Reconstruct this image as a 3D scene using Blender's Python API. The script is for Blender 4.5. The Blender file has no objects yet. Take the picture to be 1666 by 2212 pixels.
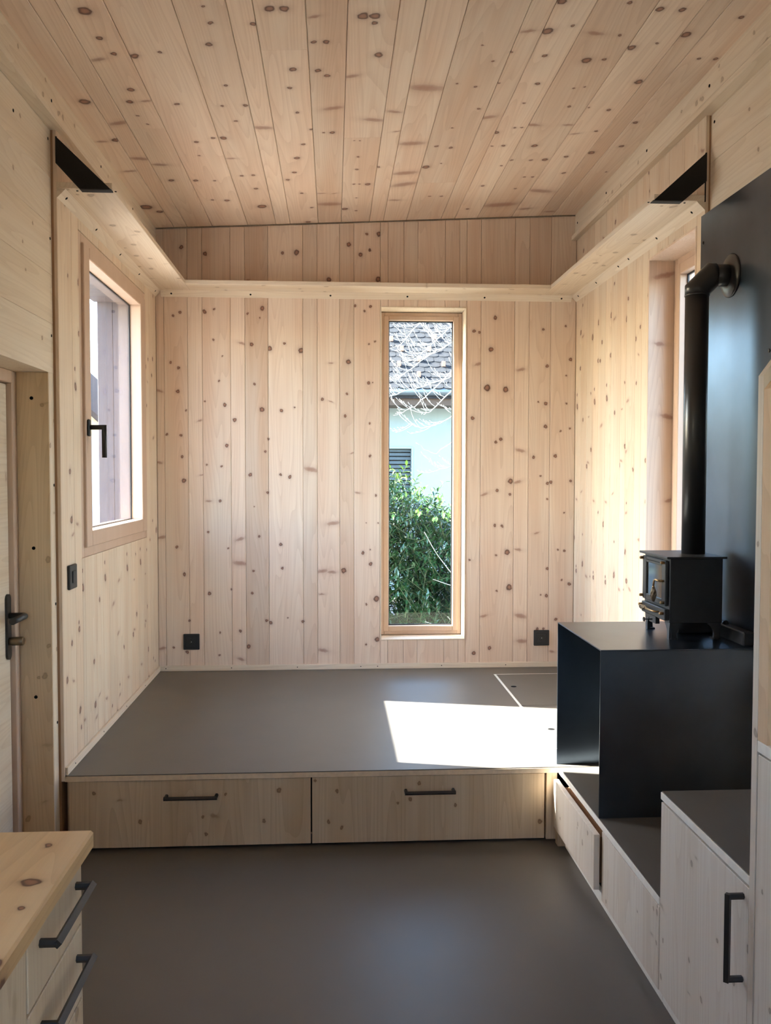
import bpy, math, random
from mathutils import Vector, Matrix

# ------------------------------------------------------------------ camera, sky, sun, exposure
scene = bpy.context.scene
C = scene.collection
CAM_Z = 1.3446
cam_d = bpy.data.cameras.new('camera')
cam_d.sensor_fit = 'HORIZONTAL'
cam_d.sensor_width = 36.0
cam_d.lens = 36.0 * 1901.65 / 1666.0
cam_d.clip_start = 0.05
cam_d.clip_end = 300
cam = bpy.data.objects.new('camera', cam_d)
C.objects.link(cam)
_r = Vector((0.99825945, -0.05896436, 0.00113216))
_u = Vector((0.00126549, 0.04060951, 0.99917429))
_f = Vector((0.05896165, 0.99743374, -0.04061345))
cam.matrix_world = Matrix(((_r.x, _u.x, -_f.x, 0), (_r.y, _u.y, -_f.y, 0), (_r.z, _u.z, -_f.z, CAM_Z), (0, 0, 0, 1)))
scene.camera = cam

SUN_TRAVEL = Vector((1.0, -0.235, -0.715)).normalized()      # from the left, a little from the far side, about 35 degrees high
world = bpy.data.worlds.new('world')
scene.world = world
world.use_nodes = True
wn = world.node_tree
wn.nodes.clear()
_sky = wn.nodes.new('ShaderNodeTexSky')
_sky.sky_type = 'NISHITA'
_sky.sun_disc = False
_sky.sun_elevation = math.asin(-SUN_TRAVEL.z)
_sky.sun_rotation = math.atan2(-SUN_TRAVEL.x, -SUN_TRAVEL.y)
_sky.altitude = 400
_sky.air_density = 1.0
_sky.dust_density = 1.6
_bg = wn.nodes.new('ShaderNodeBackground')
_bg.inputs[1].default_value = 1.75
_wo = wn.nodes.new('ShaderNodeOutputWorld')
wn.links.new(_sky.outputs[0], _bg.inputs[0])
wn.links.new(_bg.outputs[0], _wo.inputs[0])

sun_d = bpy.data.lights.new('sun', 'SUN')
sun_d.energy = 68.0
sun_d.angle = math.radians(0.53)
sun_d.color = (1.0, 0.97, 0.92)
sun = bpy.data.objects.new('sun', sun_d)
C.objects.link(sun)
sun.rotation_euler = SUN_TRAVEL.to_track_quat('-Z', 'Y').to_euler()
sun.location = (-6, 6, 6)

vs = scene.view_settings
vs.view_transform = 'Standard'
vs.look = 'None'
vs.gamma = 1.0
vs.use_curve_mapping = False
vs.exposure = 0.90

# ------------------------------------------------------------------ mesh and object helpers
R = random.Random(7)
WORLD = {}                                   # object name -> world position of its origin


class MB:
    def __init__(self):
        self.v = []
        self.f = []
        self.s = []

    def add(self, vs_, fs, smooth=False):
        o = len(self.v)
        self.v += [tuple(p) for p in vs_]
        for f in fs:
            self.f.append(tuple(i + o for i in f))
            self.s.append(smooth)
        return self

    def box(self, x0, x1, y0, y1, z0, z1):
        return self.add([(x0, y0, z0), (x1, y0, z0), (x1, y1, z0), (x0, y1, z0), (x0, y0, z1), (x1, y0, z1), (x1, y1, z1), (x0, y1, z1)],
                        [(0, 3, 2, 1), (4, 5, 6, 7), (0, 1, 5, 4), (1, 2, 6, 5), (2, 3, 7, 6), (3, 0, 4, 7)])

    def cbox(self, x0, x1, y0, y1, z0, z1, c=0.002):
        """box with chamfered edges"""
        lo, hi = (x0, y0, z0), (x1, y1, z1)
        idx = {}
        vv = []
        for i in (0, 1):
            for j in (0, 1):
                for k in (0, 1):
                    b = (i, j, k)
                    for a in range(3):
                        p = [(hi if b[q] else lo)[q] + (0 if q == a else (-c if b[q] else c)) for q in range(3)]
                        idx[(b, a)] = len(vv)
                        vv.append(p)
        ff = []
        for a in range(3):
            p, q = [(1, 2), (2, 0), (0, 1)][a]
            for s in (0, 1):
                ring = []
                for (m, n) in ((0, 0), (1, 0), (1, 1), (0, 1)):
                    b = [0, 0, 0]
                    b[a], b[p], b[q] = s, m, n
                    ring.append(idx[(tuple(b), a)])
                ff.append(ring if s else ring[::-1])
            for m in (0, 1):
                for n in (0, 1):
                    b0 = [0, 0, 0]
                    b0[p], b0[q] = m, n
                    b1 = list(b0)
                    b1[a] = 1
                    b0, b1 = tuple(b0), tuple(b1)
                    r = [idx[(b0, p)], idx[(b1, p)], idx[(b1, q)], idx[(b0, q)]]
                    ff.append(r if (m == n) else r[::-1])
        for b in [(i, j, k) for i in (0, 1) for j in (0, 1) for k in (0, 1)]:
            t = [idx[(b, 0)], idx[(b, 1)], idx[(b, 2)]]
            ff.append(t if (sum(b) % 2) else t[::-1])
        return self.add(vv, ff)

    def prism(self, poly, axis, a0, a1):
        """poly in the two other axes: X -> (y,z), Y -> (x,z), Z -> (x,y)"""
        def P(u, v, a):
            return {'X': (a, u, v), 'Y': (u, a, v), 'Z': (u, v, a)}[axis]
        n = len(poly)
        vv = [P(u, v, a0) for u, v in poly] + [P(u, v, a1) for u, v in poly]
        ff = [tuple(range(n))[::-1], tuple(range(n, 2 * n))] + [(i, (i + 1) % n, n + (i + 1) % n, n + i) for i in range(n)]
        return self.add(vv, ff)

    def tube(self, pts, r, n=10, cap=True, smooth=True, mitre=True):
        pts = [Vector(p) for p in pts]
        rs = r if isinstance(r, (list, tuple)) else [r] * len(pts)
        tang = []
        for i in range(len(pts)):
            a = (pts[i] - pts[i - 1]).normalized() if i else None
            b = (pts[i + 1] - pts[i]).normalized() if i < len(pts) - 1 else None
            tang.append((a, b))
        d0 = tang[0][1]
        ref = Vector((0, 0, 1)) if abs(d0.z) < 0.9 else Vector((0, 1, 0))
        e1 = d0.cross(ref).normalized()
        vv = []
        prev = d0
        for i, p in enumerate(pts):
            a, b = tang[i]
            d = (a + b).normalized() if a is not None and b is not None else (a if b is None else b)
            q = prev.rotation_difference(d)
            e1 = (q @ e1).normalized()
            e1 = (e1 - d * e1.dot(d)).normalized()
            e2 = d.cross(e1)
            prev = d
            st = 1.0
            if mitre and a is not None and b is not None:
                st = 1.0 / max(0.5, d.dot(a))
            bend = (b - a) if (a is not None and b is not None) else Vector((0, 0, 0))
            bn = bend.normalized() if bend.length > 1e-6 else None
            for k in range(n):
                t = 2 * math.pi * k / n
                off = e1 * math.cos(t) * rs[i] + e2 * math.sin(t) * rs[i]
                if bn is not None and st > 1.0:
                    inpl = (bn - d * bn.dot(d)).normalized()
                    off += inpl * off.dot(inpl) * (st - 1.0)
                vv.append(p + off)
        ff = []
        for i in range(len(pts) - 1):
            for k in range(n):
                k2 = (k + 1) % n
                ff.append((i * n + k, i * n + k2, (i + 1) * n + k2, (i + 1) * n + k))
        o = len(self.v)
        self.add(vv, ff, smooth)
        if cap:
            self.f.append(tuple(o + k for k in range(n))[::-1]); self.s.append(False)
            L = o + (len(pts) - 1) * n
            self.f.append(tuple(L + k for k in range(n))); self.s.append(False)
        return self

    def lathe(self, prof, c, axis='Z', n=20, smooth=True):
        """prof: (radius, height) from bottom to top along +axis"""
        cx, cy, cz = c
        vv = []
        for (r, h) in prof:
            for k in range(n):
                t = 2 * math.pi * k / n
                a, b = r * math.cos(t), r * math.sin(t)
                vv.append({'Z': (cx + a, cy + b, cz + h), 'X': (cx + h, cy + a, cz + b), 'Y': (cx + b, cy + h, cz + a)}[axis])
        ff = []
        for i in range(len(prof) - 1):
            for k in range(n):
                k2 = (k + 1) % n
                ff.append((i * n + k, i * n + k2, (i + 1) * n + k2, (i + 1) * n + k))
        o = len(self.v)
        self.add(vv, ff, smooth)
        self.f.append(tuple(o + k for k in range(n))[::-1]); self.s.append(False)
        L = o + (len(prof) - 1) * n
        self.f.append(tuple(L + k for k in range(n))); self.s.append(False)
        return self

    def holes(self, axis, d0, d1, a0, a1, b0, b1, openings):
        """slab of thickness d0..d1 along axis with rectangular openings (a0,a1,b0,b1) in the other two axes"""
        A = sorted(set([a0, a1] + [min(max(o[i], a0), a1) for o in openings for i in (0, 1)]))
        B = sorted(set([b0, b1] + [min(max(o[i], b0), b1) for o in openings for i in (2, 3)]))
        for i in range(len(A) - 1):
            for j in range(len(B) - 1):
                ca, cb = (A[i] + A[i + 1]) / 2, (B[j] + B[j + 1]) / 2
                if any(o[0] < ca < o[1] and o[2] < cb < o[3] for o in openings):
                    continue
                if axis == 'X':
                    self.box(d0, d1, A[i], A[i + 1], B[j], B[j + 1])
                elif axis == 'Y':
                    self.box(A[i], A[i + 1], d0, d1, B[j], B[j + 1])
                else:
                    self.box(A[i], A[i + 1], B[j], B[j + 1], d0, d1)
        return self


def pworld(p):
    return WORLD[p.name] if p is not None else Vector((0, 0, 0))


def obj(name, mb, material, parent=None, base=False):
    """one mesh object from world-space geometry; its origin is moved to its centre (or base)"""
    lo = [min(p[i] for p in mb.v) for i in range(3)]
    hi = [max(p[i] for p in mb.v) for i in range(3)]
    c = Vector([(lo[i] + hi[i]) / 2 for i in range(3)])
    if base:
        c.z = lo[2]
    me = bpy.data.meshes.new(name)
    me.from_pydata([tuple(Vector(p) - c) for p in mb.v], [], mb.f)
    me.polygons.foreach_set('use_smooth', mb.s)
    me.materials.append(material)
    me.update()
    o = bpy.data.objects.new(name, me)
    C.objects.link(o)
    WORLD[o.name] = c
    if parent is not None:
        o.parent = parent
        o.location = c - pworld(parent)
    else:
        o.location = c
    return o


def tag(o, label, cat, group=None, kind=None):
    o['label'] = label
    o['category'] = cat
    if group:
        o['group'] = group
    if kind:
        o['kind'] = kind
    return o


def struct(name, mb, material, label, cat):
    return tag(obj(name, mb, material), label, cat, kind='structure')


def thing(name, label, cat, loc, group=None):
    o = bpy.data.objects.new(name, None)
    o.empty_display_size = 0.05
    C.objects.link(o)
    o.location = loc
    WORLD[o.name] = Vector(loc)
    return tag(o, label, cat, group)


PLANK_CACHE = {}


def plank(parent, W, L, T, pos, M, material, ch=0.002, slope=0.0, name='board'):
    """board in its own frame: width along local x, length along local z, face towards local -y (front at y=-T/2)"""
    key = (round(W, 4), round(L, 4), T, ch, slope, material.name)
    me = PLANK_CACHE.get(key)
    if me is None:
        w, l, t = W / 2, L / 2, T / 2
        sec = [(-w, t), (-w, -t + ch), (-w + ch, -t), (w - ch, -t), (w, -t + ch), (w, t)]
        n = len(sec)
        vv = [(x, y, -l) for x, y in sec] + [(x, y, l + slope * x) for x, y in sec]
        ff = [tuple(range(n)), tuple(range(n, 2 * n))[::-1]] + [(i, n + i, n + (i + 1) % n, (i + 1) % n) for i in range(n)]
        ff = [f[::-1] for f in ff]
        me = bpy.data.meshes.new(name)
        me.from_pydata(vv, [], ff)
        me.materials.append(material)
        me.update()
        PLANK_CACHE[key] = me
    o = bpy.data.objects.new(name, me)
    C.objects.link(o)
    o.parent = parent
    WORLD[o.name] = Vector(pos)
    o.location = Vector(pos) - pworld(parent)
    o.rotation_euler = M.to_euler()
    return o


def cols(a, b, c):
    return Matrix(((a[0], b[0], c[0]), (a[1], b[1], c[1]), (a[2], b[2], c[2])))


M_BACK = cols((1, 0, 0), (0, 1, 0), (0, 0, 1))               # face -Y, length Z
M_LEFT = cols((0, 1, 0), (-1, 0, 0), (0, 0, 1))              # face +X, length Z
M_RIGHT = cols((0, -1, 0), (1, 0, 0), (0, 0, 1))             # face -X, length Z
M_LEFT_H = cols((0, 0, 1), (-1, 0, 0), (0, -1, 0))           # face +X, length Y
M_RIGHT_H = cols((0, 0, -1), (1, 0, 0), (0, -1, 0))          # face -X, length Y
_th = math.atan(0.0486)
M_CEIL = cols((math.cos(_th), 0, math.sin(_th)), (-math.sin(_th), 0, math.cos(_th)), (0, -1, 0))   # face down, length Y

# ------------------------------------------------------------------ materials
MATS = {}


def new_mat(name):
    m = bpy.data.materials.new(name)
    m.use_nodes = True
    nt = m.node_tree
    nt.nodes.clear()
    out = nt.nodes.new('ShaderNodeOutputMaterial')
    return m, nt, out


def N(nt, typ, **kw):
    n = nt.nodes.new(typ)
    for k, v in kw.items():
        if k.startswith('i'):
            n.inputs[int(k[1:])].default_value = v
        else:
            setattr(n, k, v)
    return n


def math_n(nt, op, a, b=None, clamp=False):
    n = nt.nodes.new('ShaderNodeMath')
    n.operation = op
    n.use_clamp = clamp
    for i, x in enumerate((a, b)):
        if x is None:
            continue
        if isinstance(x, (int, float)):
            n.inputs[i].default_value = x
        else:
            nt.links.new(x, n.inputs[i])
    return n.outputs[0]


def mix_c(nt, fac, a, b, mode='MIX'):
    n = nt.nodes.new('ShaderNodeMix')
    n.data_type = 'RGBA'
    n.blend_type = mode
    if isinstance(fac, (int, float)):
        n.inputs[0].default_value = fac
    else:
        nt.links.new(fac, n.inputs[0])
    for i, x in ((6, a), (7, b)):
        if isinstance(x, tuple):
            n.inputs[i].default_value = (x[0], x[1], x[2], 1)
        else:
            nt.links.new(x, n.inputs[i])
    return n.outputs[2]


def wood(name, col, col2, axes='XZ', knots=(), knot_col=(0.15, 0.05, 0.028), grain=1.0, ring=1.0, rough=0.55, seed=0, tint=0.10, knot_amt=0.92):
    """timber: colour streaks and growth rings run along axes[1]; knots are given in the board's own frame as (u, v, ru, rv)"""
    m, nt, out = new_mat(name)
    lk = nt.links.new
    tc = N(nt, 'ShaderNodeTexCoord')
    sep = N(nt, 'ShaderNodeSeparateXYZ')
    lk(tc.outputs['Object'], sep.inputs[0])
    ax = {'X': sep.outputs[0], 'Y': sep.outputs[1], 'Z': sep.outputs[2]}
    dep = [a for a in 'XYZ' if a not in axes][0]
    comb = N(nt, 'ShaderNodeCombineXYZ')
    lk(ax[axes[0]], comb.inputs[0]); lk(ax[axes[1]], comb.inputs[1]); lk(ax[dep], comb.inputs[2])
    info = N(nt, 'ShaderNodeObjectInfo')
    off = N(nt, 'ShaderNodeVectorMath', operation='ADD')
    lk(comb.outputs[0], off.inputs[0])
    rnd = math_n(nt, 'MULTIPLY', info.outputs['Random'], 37.0)
    rv = N(nt, 'ShaderNodeCombineXYZ', i0=seed * 3.17, i1=seed * 1.3)
    lk(rnd, rv.inputs[1])
    lk(rv.outputs[0], off.inputs[1])

    def noise(su, sv, detail, rgh=0.55):
        mp = N(nt, 'ShaderNodeVectorMath', operation='MULTIPLY')
        mp.inputs[1].default_value = (su, sv, su)
        lk(off.outputs[0], mp.inputs[0])
        n = N(nt, 'ShaderNodeTexNoise')
        n.inputs['Scale'].default_value = 1.0
        n.inputs['Detail'].default_value = detail
        n.inputs['Roughness'].default_value = rgh
        lk(mp.outputs[0], n.inputs['Vector'])
        return n.outputs[0]
    broad = noise(9, 0.7, 2)
    fine = noise(150, 2.2, 3, 0.6)
    body = noise(7, 0.42, 1)
    base = mix_c(nt, math_n(nt, 'MULTIPLY', math_n(nt, 'SUBTRACT', broad, 0.36), 3.2 * grain, True), col, col2)
    # per-board shift of tone
    tn = math_n(nt, 'MULTIPLY_ADD', info.outputs['Random'], tint)
    tn.node.inputs[2].default_value = 1.0 - tint * 0.7
    tv = N(nt, 'ShaderNodeCombineXYZ')
    for i in range(3):
        lk(tn, tv.inputs[i])
    base = mix_c(nt, 1.0, base, tv.outputs[0], 'MULTIPLY')
    # growth rings: contour lines of a stretched noise give flame figure
    fr = math_n(nt, 'FRACT', math_n(nt, 'MULTIPLY', body, 24.0))
    rl = math_n(nt, 'POWER', fr, 2.2)
    dark = math_n(nt, 'MULTIPLY', rl, 0.17 * ring)
    dark = math_n(nt, 'ADD', dark, math_n(nt, 'MULTIPLY', math_n(nt, 'SUBTRACT', fine, 0.42), 0.34 * grain))
    base = mix_c(nt, math_n(nt, 'MAXIMUM', dark, 0.0), base, (col2[0] * 0.52, col2[1] * 0.38, col2[2] * 0.28))
    if knots:
        wob = N(nt, 'ShaderNodeTexNoise')
        wob.inputs['Scale'].default_value = 55.0
        wob.inputs['Detail'].default_value = 1.0
        lk(comb.outputs[0], wob.inputs['Vector'])
        w2 = N(nt, 'ShaderNodeVectorMath', operation='MULTIPLY_ADD')
        w2.inputs[1].default_value = (0.011, 0.011, 0)
        w2.inputs[2].default_value = (-0.0055, -0.0055, 0)
        lk(wob.outputs[1], w2.inputs[0])
        p2 = N(nt, 'ShaderNodeVectorMath', operation='ADD')
        lk(comb.outputs[0], p2.inputs[0]); lk(w2.outputs[0], p2.inputs[1])
        dist = {True: None, False: None}                   # long spike knots and round knots are kept apart
        kr = random.Random(seed)
        for (u, v, ru, rv_) in knots:
            k = N(nt, 'ShaderNodeMapping', vector_type='TEXTURE')
            spike = ru > 1.5 * rv_ or rv_ > 1.6 * ru
            k.inputs['Location'].default_value = (u, v, 0)
            k.inputs['Rotation'].default_value = (0, 0, kr.uniform(-0.38, 0.38) if spike else kr.uniform(-0.5, 0.5))
            k.inputs['Scale'].default_value = (ru * (1.15 if spike else 1.0), rv_ * (1.25 if spike else 1.0), 1000)
            lk(p2.outputs[0], k.inputs['Vector'])
            ln = N(nt, 'ShaderNodeVectorMath', operation='LENGTH')
            lk(k.outputs[0], ln.inputs[0])
            q = ln.outputs['Value']
            dist[spike] = q if dist[spike] is None else math_n(nt, 'MINIMUM', dist[spike], q)

        def ramp_of(d, stops):
            ramp = N(nt, 'ShaderNodeValToRGB')
            cr = ramp.color_ramp
            while len(cr.elements) < len(stops):
                cr.elements.new(0.5)
            for e, (pos, c) in zip(cr.elements, stops):
                e.position = pos
                e.color = (*c, 1) if isinstance(c, tuple) else (c, c, c, 1)
            lk(math_n(nt, 'MULTIPLY', d, 0.3333), ramp.inputs[0])
            return ramp.outputs[0]
        kc_ = knot_col
        cf, rf = (1.0, 1.0) if knot_col[0] < 0.2 else (0.58, 1.45)      # pale spruce knots have hardly any rim
        if dist[True] is not None:
            base = mix_c(nt, math_n(nt, 'MULTIPLY', ramp_of(dist[True], [(0.0, 0.78), (0.16, 0.72), (0.28, 0.55), (0.36, 0.26), (0.55, 0.10), (1.0, 0.0)]), knot_amt), base, (kc_[0] * 1.9 * cf, kc_[1] * 2.3 * cf, kc_[2] * 2.5 * cf))
        if dist[False] is not None:
            kcol = ramp_of(dist[False], [(0.0, (kc_[0] * 1.9 * cf, kc_[1] * 2.2 * cf, kc_[2] * 2.3 * cf)), (0.17, (kc_[0] * 1.6 * cf, kc_[1] * 1.8 * cf, kc_[2] * 1.8 * cf)), (0.25, (kc_[0] * 0.55 * rf, kc_[1] * 0.6 * rf, kc_[2] * 0.7 * rf)), (0.33, (kc_[0] * 0.8, kc_[1] * 0.8, kc_[2] * 0.8)), (0.42, (kc_[0] * 1.7, kc_[1] * 2.0, kc_[2] * 2.0))])
            base = mix_c(nt, math_n(nt, 'MULTIPLY', ramp_of(dist[False], [(0.0, 0.9), (0.30, 1.0), (0.345, 0.5), (0.42, 0.26), (0.6, 0.10), (1.0, 0.0)]), knot_amt), base, kcol)
    b = N(nt, 'ShaderNodeBsdfPrincipled')
    b.inputs['Roughness'].default_value = rough
    b.inputs['Specular IOR Level'].default_value = 0.35
    lk(base, b.inputs['Base Color'])
    bump = N(nt, 'ShaderNodeBump')
    bump.inputs['Strength'].default_value = 0.12
    bump.inputs['Distance'].default_value = 0.001
    lk(fine, bump.inputs['Height'])
    lk(bump.outputs[0], b.inputs['Normal'])
    lk(b.outputs[0], out.inputs[0])
    return m


def plain(name, col, rough=0.5, metallic=0.0, spec=0.5, noise=0.0, nscale=30.0, bump=0.0, coat=0.0):
    m, nt, out = new_mat(name)
    lk = nt.links.new
    b = N(nt, 'ShaderNodeBsdfPrincipled')
    b.inputs['Roughness'].default_value = rough
    b.inputs['Metallic'].default_value = metallic
    b.inputs['Specular IOR Level'].default_value = spec
    b.inputs['Base Color'].default_value = (*col, 1)
    tc = N(nt, 'ShaderNodeTexCoord')
    n = N(nt, 'ShaderNodeTexNoise')
    n.inputs['Scale'].default_value = nscale
    n.inputs['Detail'].default_value = 3.0
    lk(tc.outputs['Object'], n.inputs['Vector'])
    if noise > 0:
        f = math_n(nt, 'MULTIPLY', math_n(nt, 'SUBTRACT', n.outputs[0], 0.3), 2.2, True)
        lk(mix_c(nt, f, tuple(c * (1 - noise) for c in col), tuple(min(1, c * (1 + noise)) for c in col)), b.inputs['Base Color'])
    if bump > 0:
        bp = N(nt, 'ShaderNodeBump')
        bp.inputs['Strength'].default_value = bump
        bp.inputs['Distance'].default_value = 0.002
        lk(n.outputs[0], bp.inputs['Height'])
        lk(bp.outputs[0], b.inputs['Normal'])
    lk(b.outputs[0], out.inputs[0])
    return m


def glass(name, tint, refl=1.0):
    """thin window pane: clear pass-through with a Fresnel reflection"""
    m, nt, out = new_mat(name)
    lk = nt.links.new
    t = N(nt, 'ShaderNodeBsdfTransparent')
    t.inputs[0].default_value = (*tint, 1)
    g = N(nt, 'ShaderNodeBsdfGlossy')
    g.inputs['Roughness'].default_value = 0.0
    lw = N(nt, 'ShaderNodeLayerWeight')
    lw.inputs[0].default_value = 0.5
    sch = math_n(nt, 'ADD', math_n(nt, 'MULTIPLY', math_n(nt, 'POWER', lw.outputs['Facing'], 5.0), 0.96), 0.04)
    mx = N(nt, 'ShaderNodeMixShader')
    lk(math_n(nt, 'MULTIPLY', sch, refl), mx.inputs[0])
    lk(t.outputs[0], mx.inputs[1]); lk(g.outputs[0], mx.inputs[2])
    lk(mx.outputs[0], out.inputs[0])
    return m


def rand_knots(rng, U, V, n, r0=0.004, r1=0.012, spike=0.2):
    ks = []
    for _ in range(n):
        r = rng.uniform(r0, r1)
        u, v = rng.uniform(-U / 2, U / 2), rng.uniform(-V / 2, V / 2)
        if rng.random() < spike:
            ks.append((u, v, r * 1.8, r * 0.6))
        else:
            ks.append((u, v, r, r * rng.uniform(0.95, 1.5)))
    return ks


PINE_A, PINE_B = (0.78, 0.63, 0.50), (0.73, 0.535, 0.40)
SPR_A, SPR_B = (0.785, 0.675, 0.535), (0.735, 0.605, 0.455)
BACK_KNOTS = "-817,2574,9,10 -689,2541,11,11 -275,2553,7,7 -199,2556,14,14 85,2604,11,11 182,2663,7,7 248,2663,12,13 199,2576,8,8 150,2549,11,11 244,2418,14,14 -24,2412,12,13 -461,2405,9,3 -827,2228,7,7 -864,2209,6,6 -695,2233,9,10 -644,2246,5,6 -384,2254,12,13 -465,2225,6,6 -398,2201,4,4 119,2273,7,7 203,2271,7,7 171,2245,5,6 -649,2081,6,6 -444,2059,9,10 -497,2064,17,5 -266,2066,7,7 -346,2037,12,13 -176,2029,14,14 194,2068,5,5 228,2082,5,5 -600,1993,4,4 -879,1959,7,7 -836,1928,8,8 -14,1962,12,4 82,1969,12,13 -618,1860,5,6 -840,1802,9,10 -428,1845,7,7 194,1855,8,8 216,1857,4,4 -390,1707,12,13 -589,1731,8,9 -696,1750,5,5 -282,1702,8,8 -213,1719,5,5 -60,1764,8,8 -14,1751,11,3 75,1795,6,6 63,1674,8,9 -537,1649,9,10 -724,1646,12,4 -798,1700,5,5 -902,1571,6,6 -826,1565,7,7 200,1635,5,5 -579,1510,9,10 -372,1479,6,6 -821,1449,7,7 -355,1546,5,6 -608,1398,6,6 -687,1406,5,5 102,1471,11,3 200,1455,7,7 -454,1352,9,10 -289,1352,7,7 -238,1340,8,9 -811,1319,11,11 -718,1351,11,3 -123,1381,34,10 -938,1804,18,6 -943,1417,15,5 -679,1209,15,5 -617,1208,8,8 -431,1179,3,3 -682,1039,6,6 -852,957,8,8 -407,1014,7,7 -289,970,8,9 -575,950,5,5 -510,1000,23,7 -511,867,34,10 -813,808,8,9 -438,825,6,6 -280,839,7,7 -678,702,8,9 -447,703,7,7 -561,724,5,5 132,1253,14,4 233,1238,6,6 181,1087,3,3 246,1085,4,4 205,859,10,10 163,921,8,9 203,939,4,4 236,666,15,16 180,636,5,6 -368,550,8,8 -346,538,9,10 -170,544,8,8 -254,563,4,4 -621,486,5,6 -511,493,8,8 241,440,12,13 179,412,5,6 -875,406,6,6 -801,380,8,8 -627,361,5,5 -468,408,9,10 -509,337,18,6 -936,401,21,6 -934,1010,23,7 -359,1255,7,7 -1,1085,31,9 56,824,14,14 -788,553,6,6 -63,821,28,8 -9,816,23,7 -67,694,14,4 -60,381,26,8 892,2218,10,10 869,2045,12,12 1159,2156,7,7 1286,2177,6,6 849,1833,16,17 952,1825,14,15 775,2144,8,8 804,2137,8,8 1315,1993,8,8 1184,1955,8,8 1293,1903,5,5 1176,1749,9,9 1137,1757,4,4 1293,1750,5,5 1315,1612,6,6 1177,1622,10,10 1262,1597,5,5 927,1551,10,10 898,1535,8,8 769,1666,10,10 1112,1452,9,9 1234,1459,9,9 1322,1319,8,8 1210,1312,9,9 1191,1306,8,8 982,1318,13,14 1152,1346,5,5 909,1266,8,8 836,1245,20,6 980,1244,7,7 1190,1218,5,5 1287,1142,5,5 896,1072,8,8 937,1068,8,8 1132,1029,13,4 1254,936,5,5 1290,928,6,6 904,905,6,6 966,922,14,15 756,880,6,6 1194,829,7,7 1275,764,5,5 1318,742,10,10 979,726,16,17 908,704,5,5 1158,681,5,5 1190,676,9,9 835,565,20,6 1244,544,8,8 1044,564,32,10 870,385,9,9 783,358,10,10 1055,422,30,9 1224,361,14,4 1141,490,8,8 1175,491,6,6 800,1963,20,6 1035,1935,22,7 1035,1488,24,7 1022,1313,20,6 1026,937,18,5"
CEIL_KNOTS = "-716,2645,19,21 -714,2802,10,11 -373,2630,5,5 -367,2723,8,9 -389,2854,11,12 -241,2734,9,10 -185,2649,15,17 -142,2651,14,15 -636,2922,14,15 -551,2899,7,8 -697,2904,9,10 -754,2940,22,8 -702,3164,12,13 -728,3262,12,13 -670,3259,17,6 -565,3290,9,10 -373,3148,7,7 -405,3315,7,8 -321,3316,9,10 -370,3455,7,8 -135,3037,12,13 -152,3178,9,10 -134,3389,8,9 -57,2698,17,6 -21,2854,10,11 -61,2852,9,10 -50,3049,11,12 -19,3090,10,11 0,3359,35,12 150,2947,15,17 64,3098,24,9 157,3476,37,13 91,2700,17,19 125,2701,16,17 127,2742,9,10 -275,3526,37,13 -550,3655,9,10 -439,3621,13,15 -480,3618,8,8 -435,3848,18,6 -562,3806,5,6 -123,3710,8,9 -155,3864,12,13 -174,4042,10,11 -208,4138,10,11 -86,3556,7,8 -36,3590,6,6 -3,3592,11,12 -412,4068,9,9 -359,4063,9,9 -365,4249,10,11 -625,4113,11,12 -541,4123,7,7 -358,4525,24,26 -812,3449,36,13 -812,3823,38,13 -863,3614,15,17 -920,3625,19,7 -884,3253,19,21 -726,3384,5,6 -706,3465,5,6 -520,4413,12,13 -588,4399,8,9 -134,4821,13,14 -109,4569,8,9 -152,4337,8,9 86,3684,4,4 110,3685,4,4 109,3870,7,8 107,4025,7,8 98,4226,7,7 123,4228,6,6 164,4232,13,15 115,4433,6,6 60,4610,15,16 120,4644,7,8 204,4003,8,9 -17,4521,59,21 -55,4349,18,6 6,4355,14,5 -733,4103,13,14 -745,3900,31,11 -926,4481,31,34 -874,4563,17,18 -889,3969,26,9 678,2635,15,17 678,2812,18,20 751,2780,7,7 711,2976,9,9 616,2809,22,8 735,3189,9,10 890,2650,7,8 995,2690,12,13 1068,2697,11,12 841,2832,27,9 923,2847,6,7 992,2933,14,15 1066,2905,6,7 864,3017,17,19 923,3012,9,10 1107,3192,15,17 1143,2851,16,18 1277,2748,9,10 1259,3021,7,8 1318,3025,9,10 1225,3568,11,12 1254,3827,10,11 1074,3437,9,10 880,3234,5,6 918,3224,5,6 987,3408,5,6 906,3393,7,8 722,3354,5,6 603,3480,33,12 669,3636,11,13 736,3590,7,7 765,3591,5,5 864,3794,14,15 727,3784,9,10 677,3786,5,5 951,3967,13,14 888,3968,8,9 798,3961,7,8 1038,3936,10,11 1006,3670,17,6 1087,3648,8,8 1141,3895,14,16 1085,4153,9,10 806,3566,28,10 951,3575,19,7 485,2895,4,4 540,3008,6,6 591,2947,6,7 592,3178,5,6 337,3203,63,22 441,3174,5,6 512,3202,7,7 557,3395,7,8 234,3404,27,9 257,3597,15,5 330,3731,49,17 477,3576,5,5 437,3769,7,8 502,3790,9,10 419,4020,17,19 482,3978,5,6 330,4092,52,18 338,4250,58,20 310,4488,26,9 481,4441,6,6 542,4447,8,9 726,4304,9,10 709,4674,9,9 764,4029,6,7 871,4619,79,28 1035,4409,58,20 906,4193,7,7 946,4196,7,7 896,4361,7,8 1023,4702,31,11 1171,4766,25,9 1290,4154,5,6"
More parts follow.
